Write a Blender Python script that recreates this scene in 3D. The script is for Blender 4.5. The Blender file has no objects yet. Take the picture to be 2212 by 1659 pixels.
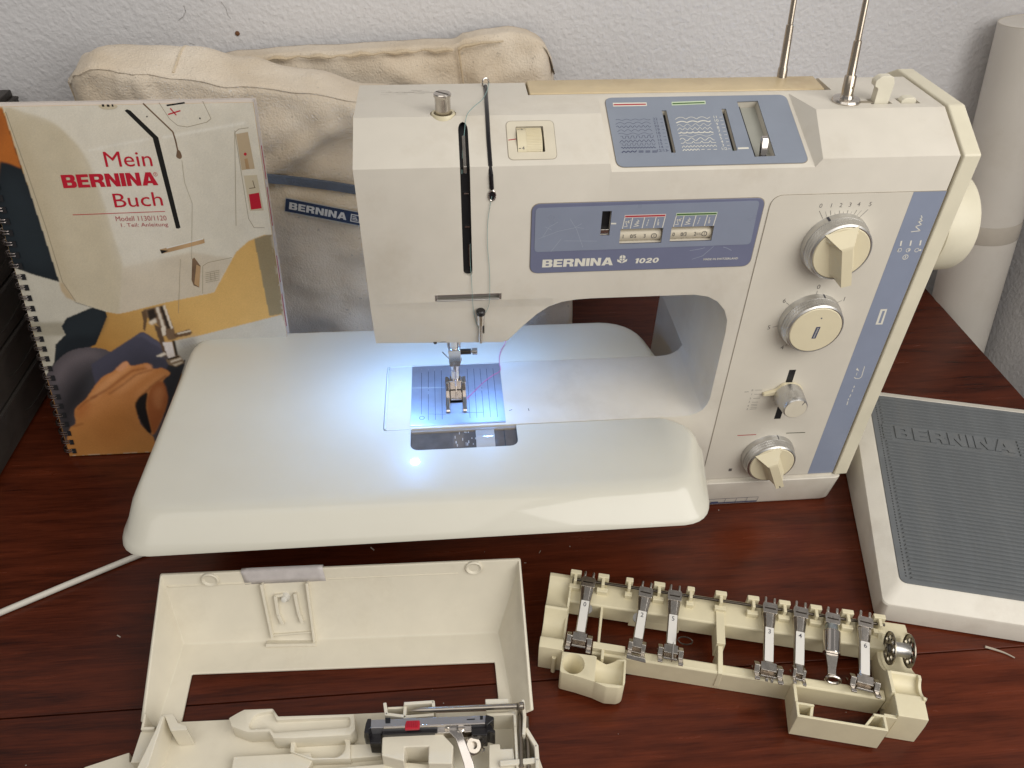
import bpy, bmesh, math, random
import numpy as np
from mathutils import Matrix, Vector
from math import sin, cos, pi, radians, hypot
random.seed(7)
SC = bpy.context.scene
COL = SC.collection
S = 0.001                                   # everything below is written in millimetres

# ------------------------------------------------------------------ camera, world, lamps, exposure
CAM_P = Vector((87.0096325, -409.63209, 487.140146))
CAM_R = (0.869936719, -0.0118009734, -0.0813227968)
FPX = 1658.4850968
cd = bpy.data.cameras.new("camera"); cam = bpy.data.objects.new("camera", cd); COL.objects.link(cam)
cam.location = CAM_P * S; cam.rotation_mode = 'XYZ'; cam.rotation_euler = CAM_R
cd.sensor_width = 36.0; cd.lens = 36.0 * FPX / 2212.0; cd.clip_start = 0.01; cd.clip_end = 50
SC.camera = cam
w = bpy.data.worlds.new("World"); SC.world = w; w.use_nodes = True
bg = w.node_tree.nodes["Background"]; bg.inputs[0].default_value = (1.0, 0.97, 0.93, 1); bg.inputs[1].default_value = 0.235

def area_lamp(name, loc, target, sx, sy, power, col):
    l = bpy.data.lights.new(name, 'AREA'); l.shape = 'RECTANGLE'; l.size = sx * S; l.size_y = sy * S
    l.energy = power; l.color = col
    o = bpy.data.objects.new(name, l); COL.objects.link(o); o.location = Vector(loc) * S
    o.rotation_euler = (Vector(target) - Vector(loc)).to_track_quat('-Z', 'Y').to_euler()
    return o
area_lamp("window_light", (800, -720, 820), (120, 60, 120), 950, 1000, 12.0, (1.0, 0.965, 0.91))
area_lamp("room_bounce_light", (-420, -850, 1650), (0, 100, 150), 1500, 1300, 9.0, (1.0, 0.95, 0.88))
SC.view_settings.view_transform = 'Standard'; SC.view_settings.look = 'None'
SC.view_settings.exposure = -0.03; SC.view_settings.gamma = 1.0

# ------------------------------------------------------------------ measuring: a photo reading on a known real plane -> millimetres
_M = cam.rotation_euler.to_matrix()
def hit(u, v, n, d):
    n = Vector(n); r = _M @ Vector(((u - 1106) / FPX, -(v - 829.5) / FPX, -1.0))
    return CAM_P + r * ((d - n.dot(CAM_P)) / n.dot(r))
def AX(u, v, x): return hit(u, v, (1, 0, 0), x)
def AY(u, v, y=0): return hit(u, v, (0, 1, 0), y)
def AZ(u, v, z=0): return hit(u, v, (0, 0, 1), z)
def zoom(x0, y0, w, W):
    return lambda x, y: ((x0 + x * w / W) / 1.35624, (y0 + y * w / W) / 1.35624)

# ------------------------------------------------------------------ materials
MATS = {}
def mat(name, col, rough=0.4, metal=0.0, var=0.05, vscale=60, bump=0.0, bscale=800, coat=0.0, spec=0.5, emit=None, estr=0,
        trans=0.0, alpha=1.0, dirt=None, dirt_amt=0.0, dirt_scale=25, ior=1.45, rvar=0.02):
    if name in MATS: return MATS[name]
    m = bpy.data.materials.new(name); m.use_nodes = True; nt = m.node_tree; N = nt.nodes; L = nt.links
    b = N["Principled BSDF"]
    b.inputs["Base Color"].default_value = (*col, 1); b.inputs["Roughness"].default_value = rough
    b.inputs["Metallic"].default_value = metal; b.inputs["Specular IOR Level"].default_value = spec
    b.inputs["Coat Weight"].default_value = coat; b.inputs["Coat Roughness"].default_value = 0.05
    b.inputs["Transmission Weight"].default_value = trans; b.inputs["Alpha"].default_value = alpha; b.inputs["IOR"].default_value = ior
    if emit: b.inputs["Emission Color"].default_value = (*emit, 1); b.inputs["Emission Strength"].default_value = estr
    if var or bump or dirt:
        tc = N.new("ShaderNodeTexCoord")
    if var:
        n = N.new("ShaderNodeTexNoise"); n.inputs["Scale"].default_value = vscale; n.inputs["Detail"].default_value = 5
        L.new(tc.outputs["Object"], n.inputs["Vector"])
        r = N.new("ShaderNodeValToRGB"); r.color_ramp.elements[0].position = 0.3; r.color_ramp.elements[1].position = 0.7
        r.color_ramp.elements[0].color = (*[c * (1 - var) for c in col], 1); r.color_ramp.elements[1].color = (*[min(1, c * (1 + var)) for c in col], 1)
        L.new(n.outputs["Fac"], r.inputs["Fac"]); out = r.outputs["Color"]
        if dirt:
            n2 = N.new("ShaderNodeTexNoise"); n2.inputs["Scale"].default_value = dirt_scale; n2.inputs["Detail"].default_value = 8; n2.inputs["Roughness"].default_value = 0.7
            L.new(tc.outputs["Object"], n2.inputs["Vector"])
            r2 = N.new("ShaderNodeValToRGB"); r2.color_ramp.elements[0].position = 0.52; r2.color_ramp.elements[1].position = 0.74
            r2.color_ramp.elements[0].color = (0, 0, 0, 1); r2.color_ramp.elements[1].color = (dirt_amt, dirt_amt, dirt_amt, 1)
            L.new(n2.outputs["Fac"], r2.inputs["Fac"])
            mx = N.new("ShaderNodeMix"); mx.data_type = 'RGBA'; L.new(r2.outputs["Color"], mx.inputs[0]); L.new(out, mx.inputs[6]); mx.inputs[7].default_value = (*dirt, 1)
            out = mx.outputs[2]
        L.new(out, b.inputs["Base Color"])
        mr = N.new("ShaderNodeMapRange"); mr.inputs[3].default_value = max(0, rough - rvar); mr.inputs[4].default_value = min(1, rough + rvar)
        L.new(n.outputs["Fac"], mr.inputs[0]); L.new(mr.outputs[0], b.inputs["Roughness"])
    if bump:
        n3 = N.new("ShaderNodeTexNoise"); n3.inputs["Scale"].default_value = bscale; n3.inputs["Detail"].default_value = 3
        L.new(tc.outputs["Object"], n3.inputs["Vector"])
        bp = N.new("ShaderNodeBump"); bp.inputs["Strength"].default_value = bump; bp.inputs["Distance"].default_value = 0.0005
        L.new(n3.outputs["Fac"], bp.inputs["Height"]); L.new(bp.outputs["Normal"], b.inputs["Normal"])
    MATS[name] = m
    return m

body_m = mat("cream_white_plastic", (0.655, 0.615, 0.54), 0.38, var=0.025, bump=0.06, bscale=1400, dirt=(0.45, 0.38, 0.28), dirt_amt=0.3, dirt_scale=18)
table_m = mat("table_plastic", (0.63, 0.61, 0.525), 0.36, var=0.015, vscale=25, rvar=0.0, coat=0.55, dirt=(0.5, 0.47, 0.40), dirt_amt=0.04, dirt_scale=90)
trim_m = mat("yellowed_trim_plastic", (0.69, 0.645, 0.505), 0.4, var=0.04, bump=0.05, bscale=1400)
beige_m = mat("aged_beige_plastic", (0.62, 0.50, 0.31), 0.42, var=0.06, dirt=(0.36, 0.22, 0.12), dirt_amt=0.5, dirt_scale=22)
knob_m = mat("cream_knob_plastic", (0.69, 0.62, 0.44), 0.35, var=0.03)
panel_m = mat("control_panel_plastic", (0.645, 0.605, 0.525), 0.36, var=0.02)
blue_m = mat("blue_grey_panel", (0.235, 0.265, 0.325), 0.3, var=0.03, bump=0.04)
blue2_m = mat("violet_blue_panel", (0.158, 0.172, 0.262), 0.3, var=0.03)
stripe_m = mat("blue_stripe_foil", (0.245, 0.28, 0.375), 0.35, var=0.03)
white_ink = mat("white_ink", (0.70, 0.68, 0.60), 0.5, var=0)
dark_ink = mat("dark_ink", (0.045, 0.045, 0.06), 0.5, var=0)
grey_ink = mat("grey_ink", (0.12, 0.11, 0.10), 0.5, var=0)
navy_ink = mat("navy_ink", (0.06, 0.07, 0.13), 0.5, var=0)
red_ink = mat("red_ink", (0.40, 0.03, 0.04), 0.5, var=0)
green_ink = mat("green_ink", (0.06, 0.13, 0.03), 0.5, var=0)
pale_pink = mat("pale_pink_ink", (0.68, 0.55, 0.52), 0.5, var=0)
pale_green = mat("pale_green_ink", (0.52, 0.62, 0.45), 0.5, var=0)
black_m = mat("black_void_plastic", (0.006, 0.006, 0.008), 0.5, var=0)
gloss_black = mat("black_rubber", (0.012, 0.011, 0.013), 0.22, var=0)
chrome_m = mat("polished_chrome", (0.62, 0.58, 0.55), 0.13, 1.0, var=0.05)
satin_m = mat("satin_aluminium", (0.60, 0.59, 0.57), 0.38, 1.0, var=0.03)
steel_m = mat("worn_steel", (0.56, 0.52, 0.475), 0.22, 1.0, var=0.12, vscale=300)
plate_m = mat("brushed_steel_plate", (0.40, 0.42, 0.50), 0.44, 0.85, var=0.04, vscale=200)
dkmetal_m = mat("dark_metal", (0.10, 0.085, 0.07), 0.3, 1.0, var=0)
gap_m = mat("gap_shadow_brown", (0.30, 0.26, 0.20), 0.7, var=0)  # brown for thin strips, painted in as the shade of narrow gaps

# ------------------------------------------------------------------ geometry helpers (mm in, metres out)
ORG = {}
def org(p): return ORG.get(p.name, Vector((0, 0, 0))) if p else Vector((0, 0, 0))
def thing(name, label, cat, loc=(0, 0, 0), rz=0.0, group=None, local=False, rot=None):
    o = bpy.data.objects.new(name, None); COL.objects.link(o); o.location = Vector(loc) * S
    o.rotation_euler = rot if rot else (0, 0, rz); o.empty_display_size = 0.02
    o['label'] = label; o['category'] = cat
    if group: o['group'] = group
    ORG[o.name] = Vector((0, 0, 0)) if local else Vector(loc)
    return o
def tag(o, label, cat, group=None):
    o['label'] = label; o['category'] = cat
    if group: o['group'] = group
    return o

def rrect(x0, x1, y0, y1, r, n=6):
    rr = r if isinstance(r, (list, tuple)) else [r] * 4          # corners: bl, br, tr, tl
    return rpoly([(x0, y0), (x1, y0), (x1, y1), (x0, y1)], rr, n)
def rpoly(pts, r, n=6):
    """polygon with every corner rounded (list of radii, 0 keeps the corner)"""
    out = []; k = len(pts); rr = r if isinstance(r, (list, tuple)) else [r] * k
    for i in range(k):
        p = Vector(pts[i]).to_2d(); a = Vector(pts[i - 1]).to_2d(); b = Vector(pts[(i + 1) % k]).to_2d()
        if rr[i] <= 0: out.append((p.x, p.y)); continue
        da = (a - p).normalized(); db = (b - p).normalized(); ang = math.acos(max(-1, min(1, da.dot(db))))
        t = min(rr[i] / math.tan(ang / 2), (a - p).length * .49, (b - p).length * .49)
        s = p + da * t; e = p + db * t
        for j in range(n + 1):
            q = j / n
            out.append(tuple((1 - q) ** 2 * s + 2 * q * (1 - q) * p.lerp((s + e) / 2, .12) + q * q * e))
    return out
def circle(cx, cy, r, n=32, a0=0): return [(cx + r * cos(a0 + 2 * pi * i / n), cy + r * sin(a0 + 2 * pi * i / n)) for i in range(n)]
def stadium(x0, x1, y0, y1, n=8):
    r = (x1 - x0) / 2; c = (x0 + x1) / 2
    return [(c + r * cos(pi * i / n), y1 - r + r * sin(pi * i / n)) for i in range(n + 1)] + [(c - r * cos(pi * i / n), y0 + r - r * sin(pi * i / n)) for i in range(n + 1)]

def FR(y=0.0): return Matrix(((1, 0, 0, 0), (0, 0, -1, y), (0, 1, 0, 0), (0, 0, 0, 1)))      # (u,v,w) -> (x, y-w, z): faces the viewer
def TP(z=0.0): return Matrix.Translation((0, 0, z))
def plane_frame(o, ux, uy):
    ux = Vector(ux).normalized(); uy = Vector(uy).normalized(); n = ux.cross(uy)
    m = Matrix.Identity(4)
    for i in range(3): m[i][0] = ux[i]; m[i][1] = uy[i]; m[i][2] = n[i]; m[i][3] = o[i]
    return m
def axis_frame(p0, p1):
    d = (Vector(p1) - Vector(p0)).normalized(); m = d.to_track_quat('Z', 'Y').to_matrix().to_4x4(); m.translation = Vector(p0); return m

def curve_mesh(loops, extrude=0.0, bevel=0.0):
    cu = bpy.data.curves.new("t", 'CURVE'); cu.dimensions = '2D'; cu.fill_mode = 'BOTH' ; cu.extrude = extrude / 2; cu.bevel_depth = bevel; cu.bevel_resolution = 1
    for lp in loops:
        sp = cu.splines.new('POLY'); sp.points.add(len(lp) - 1); sp.use_cyclic_u = True
        for i, p in enumerate(lp): sp.points[i].co = (p[0], p[1], 0, 1)
    ob = bpy.data.objects.new("t", cu); me = bpy.data.meshes.new_from_object(ob)
    r = ([tuple(v.co) for v in me.vertices], [tuple(p.vertices) for p in me.polygons])
    bpy.data.objects.remove(ob); bpy.data.curves.remove(cu); bpy.data.meshes.remove(me)
    return r
def text_mesh(body, size, bold=0.0, align='CENTER', sx=1.0, shear=0.0, space=1.0, extrude=0.0):
    cu = bpy.data.curves.new("t", 'FONT'); cu.body = body; cu.size = size; cu.offset = bold; cu.align_x = align; cu.align_y = 'CENTER'
    cu.shear = shear; cu.space_character = space; cu.extrude = extrude / 2; cu.resolution_u = 3
    ob = bpy.data.objects.new("t", cu); me = bpy.data.meshes.new_from_object(ob)
    r = ([(v.co.x * sx, v.co.y, v.co.z) for v in me.vertices], [tuple(p.vertices) for p in me.polygons])
    bpy.data.objects.remove(ob); bpy.data.curves.remove(cu); bpy.data.meshes.remove(me)
    return r

# heavy block capitals, cell height 1
_a = lambda cx, cy, rx, ry, a0, a1, n=8: [(cx + rx * cos(radians(a0 + (a1 - a0) * i / n)), cy + ry * sin(radians(a0 + (a1 - a0) * i / n))) for i in range(n + 1)]
def _rcorner(x1, y0, y1, r): return _a(x1 - r, y0 + r, r, r, -90, 0, 5) + _a(x1 - r, y1 - r, r, r, 0, 90, 5)
GLYPH = {
    'B': (0.80, [[(0, 0)] + _rcorner(.80, 0, .55, .2)[:-1] + [(.70, .53)] + _rcorner(.77, .5, 1, .2) + [(0, 1)], [(.27, .2)] + [(.27, .4), (.48, .4), (.53, .36), (.53, .24), (.48, .2)], [(.27, .6), (.27, .8), (.45, .8), (.5, .76), (.5, .64), (.45, .6)]]),
    'E': (0.70, [[(0, 0), (.70, 0), (.70, .22), (.27, .22), (.27, .4), (.65, .4), (.65, .6), (.27, .6), (.27, .78), (.69, .78), (.69, 1), (0, 1)]]),
    'R': (0.82, [[(0, 0), (.27, 0), (.27, .36), (.40, .36), (.50, .28), (.53, 0), (.82, 0), (.79, .10), (.77, .33), (.66, .46)] + [(.74, .50)] + _rcorner(.80, .47, 1, .2)[1:] + [(0, 1)], [(.27, .57), (.27, .79), (.46, .79), (.53, .75), (.53, .61), (.46, .57)]]),
    'N': (0.82, [[(0, 0), (.25, 0), (.25, .60), (.55, 0), (.82, 0), (.82, 1), (.57, 1), (.57, .42), (.28, 1), (0, 1)]]),
    'I': (0.27, [[(0, 0), (.27, 0), (.27, 1), (0, 1)]]),
    'A': (0.90, [[(0, 0), (.28, 0), (.33, .17), (.58, .17), (.63, 0), (.92, 0), (.60, 1), (.30, 1)], [(.38, .36), (.455, .70), (.53, .36)]]),
    '1': (0.42, [[(.15, 0), (.42, 0), (.42, 1), (.20, 1), (0, .86), (0, .68), (.15, .76)]]),
    '0': (0.74, [_a(.37, .5, .37, .52, 0, 360, 20)[:-1], _a(.37, .5, .13, .31, 0, 360, 16)[:-1]]),
    '2': (0.70, [[(0, 0), (.70, 0), (.70, .2), (.33, .2), (.62, .44), (.69, .56), (.70, .72), (.62, .92), (.46, 1.01), (.28, 1.01), (.1, .93), (.02, .78), (.01, .66), (.27, .66), (.30, .78), (.38, .82), (.44, .78), (.45, .68), (.36, .56), (.02, .24)]]),
}
def block_word(word, h, sx=1.0, gap=0.09, shear=0.0, extrude=0.0, grow=0.0):
    V, Fc = [], []; x = 0
    for ch in word:
        if ch == ' ': x += .5; continue
        wd, loops = GLYPH[ch]; v, f = curve_mesh(loops, 0)
        k = len(V); V += [((p[0] + x + shear * p[1]) * h * sx, p[1] * h, 0) for p in v]; Fc += [tuple(i + k for i in q) for q in f]; x += wd + gap
    W = (x - gap) * h * sx
    V = [(p[0] - W / 2, p[1] - h / 2, 0) for p in V]
    return V, Fc, W
def solidify_flat(v, f, d):
    """flat triangles -> a solid of depth d (upwards), with side walls on boundary edges"""
    n = len(v); V = [(*p[:2], 0.0) for p in v] + [(*p[:2], d) for p in v]; Fc = [tuple(i + n for i in q) for q in f]
    cnt = {}
    for q in f:
        for i in range(len(q)):
            e = (q[i], q[(i + 1) % len(q)]); cnt[e] = 1
    for (a, b) in list(cnt):
        if (b, a) not in cnt: Fc.append((a, b, b + n, a + n))
    return V, Fc

class MB:
    def __init__(s): s.v = []; s.f = []; s.m = []; s.k = 0
    def mi(s, k): s.k = k; return s
    def add(s, v, f, M=None):
        b = len(s.v)
        s.v += [(M @ Vector(p)) if M else Vector(p) for p in v]; s.f += [tuple(i + b for i in q) for q in f]; s.m += [s.k] * len(f); return s
    def box(s, x0, x1, y0, y1, z0, z1, M=None):
        v = [(x, y, z) for z in (z0, z1) for y in (y0, y1) for x in (x0, x1)]
        return s.add(v, [(0, 2, 3, 1), (4, 5, 7, 6), (0, 1, 5, 4), (2, 6, 7, 3), (0, 4, 6, 2), (1, 3, 7, 5)], M)
    def hexa(s, bot, top, M=None):
        return s.loft([bot, top], M)
    def prism(s, poly, d0, d1, M=None):
        a = sum(poly[i][0] * poly[(i + 1) % len(poly)][1] - poly[(i + 1) % len(poly)][0] * poly[i][1] for i in range(len(poly)))
        if a < 0: poly = poly[::-1]
        n = len(poly); v = [(p[0], p[1], d0) for p in poly] + [(p[0], p[1], d1) for p in poly]
        f = [tuple(range(n - 1, -1, -1)), tuple(range(n, 2 * n))] + [(i, (i + 1) % n, (i + 1) % n + n, i + n) for i in range(n)]
        return s.add(v, f, M)
    def loft(s, loops, M=None, cap0=True, cap1=True, closed=True):
        n = len(loops[0]); v = [p for lp in loops for p in lp]; f = []
        for k in range(len(loops) - 1):
            for i in range(n if closed else n - 1):
                j = (i + 1) % n; f.append((k * n + i, k * n + j, (k + 1) * n + j, (k + 1) * n + i))
        if cap0: f.append(tuple(range(n - 1, -1, -1)))
        if cap1: f.append(tuple((len(loops) - 1) * n + i for i in range(n)))
        return s.add(v, f, M)
    def lathe(s, prof, M=None, n=40, cap=True):
        loops = [[(r * cos(2 * pi * i / n), r * sin(2 * pi * i / n), h) for i in range(n)] for r, h in prof]
        return s.loft(loops, M, cap, cap)
    def cyl(s, p0, p1, r0, r1=None, n=20):
        r1 = r0 if r1 is None else r1; L = (Vector(p1) - Vector(p0)).length
        return s.lathe([(r0, 0), (r1, L)], axis_frame(p0, p1), n)
    def tube(s, pts, r, n=8, closed=False):
        P = [Vector(p) for p in pts]; k = len(P); loops = []; up = Vector((0.123, 0.05, 1)).normalized()
        for i in range(k):
            if closed: t = (P[(i + 1) % k] - P[i - 1]).normalized()
            else: t = (P[min(i + 1, k - 1)] - P[max(i - 1, 0)]).normalized()
            a = t.cross(up)
            if a.length < .05: a = t.cross(Vector((1, 0, 0)))
            a.normalize(); b = t.cross(a).normalized()
            rr = r[i] if isinstance(r, (list, tuple)) else r
            loops.append([tuple(P[i] + (a * cos(2 * pi * j / n) + b * sin(2 * pi * j / n)) * rr) for j in range(n)])
        if closed: loops.append(loops[0])
        return s.loft(loops, None, not closed, not closed)
    def flat(s, loops, w, M): v, f = curve_mesh(loops); return s.add([(p[0], p[1], w) for p in v], f, M)
    def text(s, body, u, v, size, w, M, rot=0.0, **kw):
        tv, tf = text_mesh(body, size, **kw); c, sn = cos(rot), sin(rot)
        return s.add([(u + p[0] * c - p[1] * sn, v + p[0] * sn + p[1] * c, w + p[2]) for p in tv], tf, M)
    def seg(s, a, b, wd, w, M):                                   # a printed stroke
        a = Vector(a[:2]); b = Vector(b[:2]); d = (b - a).normalized() * wd / 2; n = Vector((-d.y, d.x))
        return s.add([(*(a + n), w), (*(a - n), w), (*(b - n), w), (*(b + n), w)], [(0, 1, 2, 3)], M)
    def path(s, pts, wd, w, M):
        for a, b in zip(pts[:-1], pts[1:]): s.seg(a, b, wd, w, M)
        return s
    def build(s, name, mats, parent=None, bevel=0.0, seg=2, angle=38, smooth=True, blim=30, weld=False):
        me = bpy.data.meshes.new(name); o0 = org(parent)
        me.from_pydata([tuple((p - o0) * S) for p in s.v], [], s.f)
        for m in (mats if isinstance(mats, (list, tuple)) else [mats]): me.materials.append(m)
        me.polygons.foreach_set("material_index", s.m)
        if weld:
            bm = bmesh.new(); bm.from_mesh(me); bmesh.ops.remove_doubles(bm, verts=bm.verts, dist=1e-6); bmesh.ops.recalc_face_normals(bm, faces=bm.faces); bm.to_mesh(me); bm.free()
        me.update()
        if smooth:
            me.polygons.foreach_set("use_smooth", [True] * len(me.polygons)); me.set_sharp_from_angle(angle=radians(angle))
        o = bpy.data.objects.new(name, me); COL.objects.link(o)
        if parent: o.parent = parent; ORG[o.name] = o0
        if bevel:
            b = o.modifiers.new("b", 'BEVEL'); b.width = bevel * S; b.segments = seg; b.limit_method = 'ANGLE'; b.angle_limit = radians(blim); b.harden_normals = True
        return o
def bake_mods(o):
    bpy.context.view_layer.update(); dg = bpy.context.evaluated_depsgraph_get()
    me = bpy.data.meshes.new_from_object(o.evaluated_get(dg)); o.modifiers.clear(); old = o.data; o.data = me; me.name = o.name; bpy.data.meshes.remove(old)
def cut(o, *cutters, mats=None):
    tmp = []
    for c in cutters:
        k = c.build("cutter", mats or list(o.data.materials), o.parent, smooth=False, weld=True); tmp.append(k)
        md = o.modifiers.new("c", 'BOOLEAN'); md.operation = 'DIFFERENCE'; md.solver = 'EXACT'; md.object = k
    bake_mods(o)
    for k in tmp:
        d = k.data; bpy.data.objects.remove(k); bpy.data.meshes.remove(d)
def finish(o, bevel=0, seg=3, blim=20, angle=38):
    me = o.data
    if bevel:
        b = o.modifiers.new("b", 'BEVEL'); b.width = bevel * S; b.segments = seg; b.limit_method = 'ANGLE'; b.angle_limit = radians(blim); b.use_clamp_overlap = True
        bake_mods(o); me = o.data
    me.polygons.foreach_set("use_smooth", [True] * len(me.polygons)); me.set_sharp_from_angle(angle=radians(angle))

# ------------------------------------------------------------------ the setting: wallpapered walls, floor, wooden desk
def wallpaper(name, col):
    m = bpy.data.materials.new(name); m.use_nodes = True; nt = m.node_tree; N = nt.nodes; L = nt.links; b = N["Principled BSDF"]
    b.inputs["Roughness"].default_value = 0.85; b.inputs["Specular IOR Level"].default_value = 0.2
    tc = N.new("ShaderNodeTexCoord"); a = N.new("ShaderNodeTexNoise"); a.inputs["Scale"].default_value = 260; a.inputs["Detail"].default_value = 4; a.inputs["Roughness"].default_value = 0.55
    v = N.new("ShaderNodeTexVoronoi"); v.inputs["Scale"].default_value = 185; v.feature = 'SMOOTH_F1'
    dn = N.new("ShaderNodeTexNoise"); dn.inputs["Scale"].default_value = 90; dn.inputs["Detail"].default_value = 2
    ad = N.new("ShaderNodeVectorMath"); ad.operation = 'MULTIPLY_ADD'; ad.inputs[1].default_value = (.012, .012, .012)
    L.new(tc.outputs["Object"], a.inputs["Vector"]); L.new(tc.outputs["Object"], dn.inputs["Vector"]); L.new(dn.outputs["Color"], ad.inputs[0]); L.new(tc.outputs["Object"], ad.inputs[2]); L.new(ad.outputs[0], v.inputs["Vector"])
    mm = N.new("ShaderNodeMath"); mm.operation = 'MULTIPLY_ADD'; mm.inputs[1].default_value = -0.55; L.new(v.outputs["Distance"], mm.inputs[0]); L.new(a.outputs["Fac"], mm.inputs[2])
    bp = N.new("ShaderNodeBump"); bp.inputs["Strength"].default_value = 0.6; bp.inputs["Distance"].default_value = 0.0018
    L.new(mm.outputs[0], bp.inputs["Height"]); L.new(bp.outputs["Normal"], b.inputs["Normal"])
    big = N.new("ShaderNodeTexNoise"); big.inputs["Scale"].default_value = 5; big.inputs["Detail"].default_value = 4; L.new(tc.outputs["Object"], big.inputs["Vector"])
    r = N.new("ShaderNodeValToRGB"); r.color_ramp.elements[0].position = .25; r.color_ramp.elements[1].position = .75
    r.color_ramp.elements[0].color = (*[c * .94 for c in col], 1); r.color_ramp.elements[1].color = (*[c * 1.03 for c in col], 1)
    L.new(big.outputs["Fac"], r.inputs["Fac"]); L.new(r.outputs["Color"], b.inputs["Base Color"])
    return m
def wood(name, dark, light, rough=.20):
    m = bpy.data.materials.new(name); m.use_nodes = True; nt = m.node_tree; N = nt.nodes; L = nt.links; b = N["Principled BSDF"]
    tc = N.new("ShaderNodeTexCoord"); mp = N.new("ShaderNodeMapping"); mp.inputs["Scale"].default_value = (11, 120, 120); L.new(tc.outputs["Object"], mp.inputs["Vector"])
    wv = N.new("ShaderNodeTexNoise"); wv.inputs["Scale"].default_value = 1.0; wv.inputs["Detail"].default_value = 9; wv.inputs["Roughness"].default_value = .62; wv.inputs["Distortion"].default_value = .55; L.new(mp.outputs[0], wv.inputs["Vector"])
    mp2 = N.new("ShaderNodeMapping"); mp2.inputs["Scale"].default_value = (45, 900, 900); L.new(tc.outputs["Object"], mp2.inputs["Vector"])
    fn = N.new("ShaderNodeTexNoise"); fn.inputs["Scale"].default_value = 1.0; fn.inputs["Detail"].default_value = 4; fn.inputs["Distortion"].default_value = .3; L.new(mp2.outputs[0], fn.inputs["Vector"])
    lg = N.new("ShaderNodeTexNoise"); lg.inputs["Scale"].default_value = 4; lg.inputs["Detail"].default_value = 3; L.new(tc.outputs["Object"], lg.inputs["Vector"])
    m1 = N.new("ShaderNodeMath"); m1.operation = 'MULTIPLY_ADD'; m1.inputs[1].default_value = .42; L.new(fn.outputs["Fac"], m1.inputs[0]); L.new(wv.outputs["Fac"], m1.inputs[2])
    m2 = N.new("ShaderNodeMath"); m2.operation = 'MULTIPLY_ADD'; m2.inputs[1].default_value = .5; L.new(lg.outputs["Fac"], m2.inputs[0]); L.new(m1.outputs[0], m2.inputs[2])
    m3 = N.new("ShaderNodeMath"); m3.operation = 'MULTIPLY'; m3.inputs[1].default_value = .5; L.new(m2.outputs[0], m3.inputs[0])
    r = N.new("ShaderNodeValToRGB"); e = r.color_ramp.elements; e[0].position = .33; e[1].position = .66
    e[0].color = (*dark, 1); e[1].color = (*light, 1); L.new(m3.outputs[0], r.inputs["Fac"]); L.new(r.outputs["Color"], b.inputs["Base Color"])
    bp = N.new("ShaderNodeBump"); bp.inputs["Strength"].default_value = .12; bp.inputs["Distance"].default_value = .0004; L.new(fn.outputs["Fac"], bp.inputs["Height"]); L.new(bp.outputs["Normal"], b.inputs["Normal"])
    mr = N.new("ShaderNodeMapRange"); mr.inputs[3].default_value = rough - .05; mr.inputs[4].default_value = rough + .14; L.new(wv.outputs["Fac"], mr.inputs[0]); L.new(mr.outputs[0], b.inputs["Roughness"])
    b.inputs["Specular IOR Level"].default_value = .26
    return m
wall_m = wallpaper("woodchip_wallpaper", (0.69, 0.68, 0.69))
wood_m = wood("mahogany_wood", (0.024, 0.0050, 0.0026), (0.138, 0.0275, 0.0100))

WALL_Y, SIDE_X = 345.0, 724.0
b = MB(); b.box(-900, SIDE_X, WALL_Y, WALL_Y + 80, -760, 1300)
wall = b.build("back_wall", wall_m, smooth=False); wall['kind'] = 'structure'
b = MB(); b.box(SIDE_X, SIDE_X + 80, -60, WALL_Y + 80, -760, 1300)
o = b.build("side_wall", wall_m, smooth=False); o['kind'] = 'structure'
b = MB(); b.box(-1500, 1500, -1500, 500, -780, -760)
o = b.build("floor", mat("grey_floor", (0.18, 0.16, 0.14), 0.6)); o['kind'] = 'structure'
# specks and a nail hole on the wallpaper
speck_m = mat("wall_speck", (0.16, 0.07, 0.03), 0.8, var=0); hair_m = mat("dust_hair", (0.42, 0.41, 0.40), 0.8, var=0)
p = AY(513, 72, WALL_Y); b = MB(); b.lathe([(2.2, -1), (2.0, 1.0), (.8, 1.6)], FR(WALL_Y) @ Matrix.Translation((p.x, p.z, 0)), 10)
b.build("nail_head", speck_m, wall)
for pts in ([(385, 44), (396, 36), (401, 24), (397, 12)], [(478, 4), (488, 18), (493, 34), (499, 40)], [(408, 92), (414, 94), (421, 97)]):
    b = MB(); b.tube([tuple(AY(u, v, WALL_Y - .4)) for u, v in pts], .22, 5); b.build("dust_hair", hair_m, wall)

desk = thing("wooden_desk", "dark mahogany wooden desk that everything stands on", "desk", (120, 0, -30))
b = MB(); b.box(-800, 636, -145.0, 338, -28, 0); b.build("plank", wood_m, desk, bevel=.5, seg=1)
b = MB(); b.box(-800, 636, -620, -145.6, -28, -.25); b.build("plank", wood_m, desk, bevel=.5, seg=1)
for i, (x, y) in enumerate([(-770, -590), (-770, 270), (560, -590), (560, 270)]):
    b = MB(); b.box(x, x + 55, y, y + 55, -760, -28.2); b.build("leg", wood_m, desk)

rr = random.Random(11); b = MB()
for i in range(70):
    x, y = rr.uniform(-260, 520), rr.uniform(-215, 60); s_ = rr.uniform(.15, .45); a = rr.uniform(0, 6.28); l_ = s_ * rr.choice((1, 1, 1.5, 5)); dx, dy = cos(a) * l_, sin(a) * l_; ex, ey = -sin(a) * s_, cos(a) * s_
    b.add([(x - dx - ex, y - dy - ey, .02), (x + dx - ex, y + dy - ey, .02), (x + dx + ex, y + dy + ey, .25), (x - dx + ex, y - dy + ey, .25)], [(0, 1, 2, 3)])
o = b.build("dust_specks", mat("pale_dust", (.40, .35, .30), .9, var=0), desk, smooth=False); o['kind'] = 'stuff'

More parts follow.
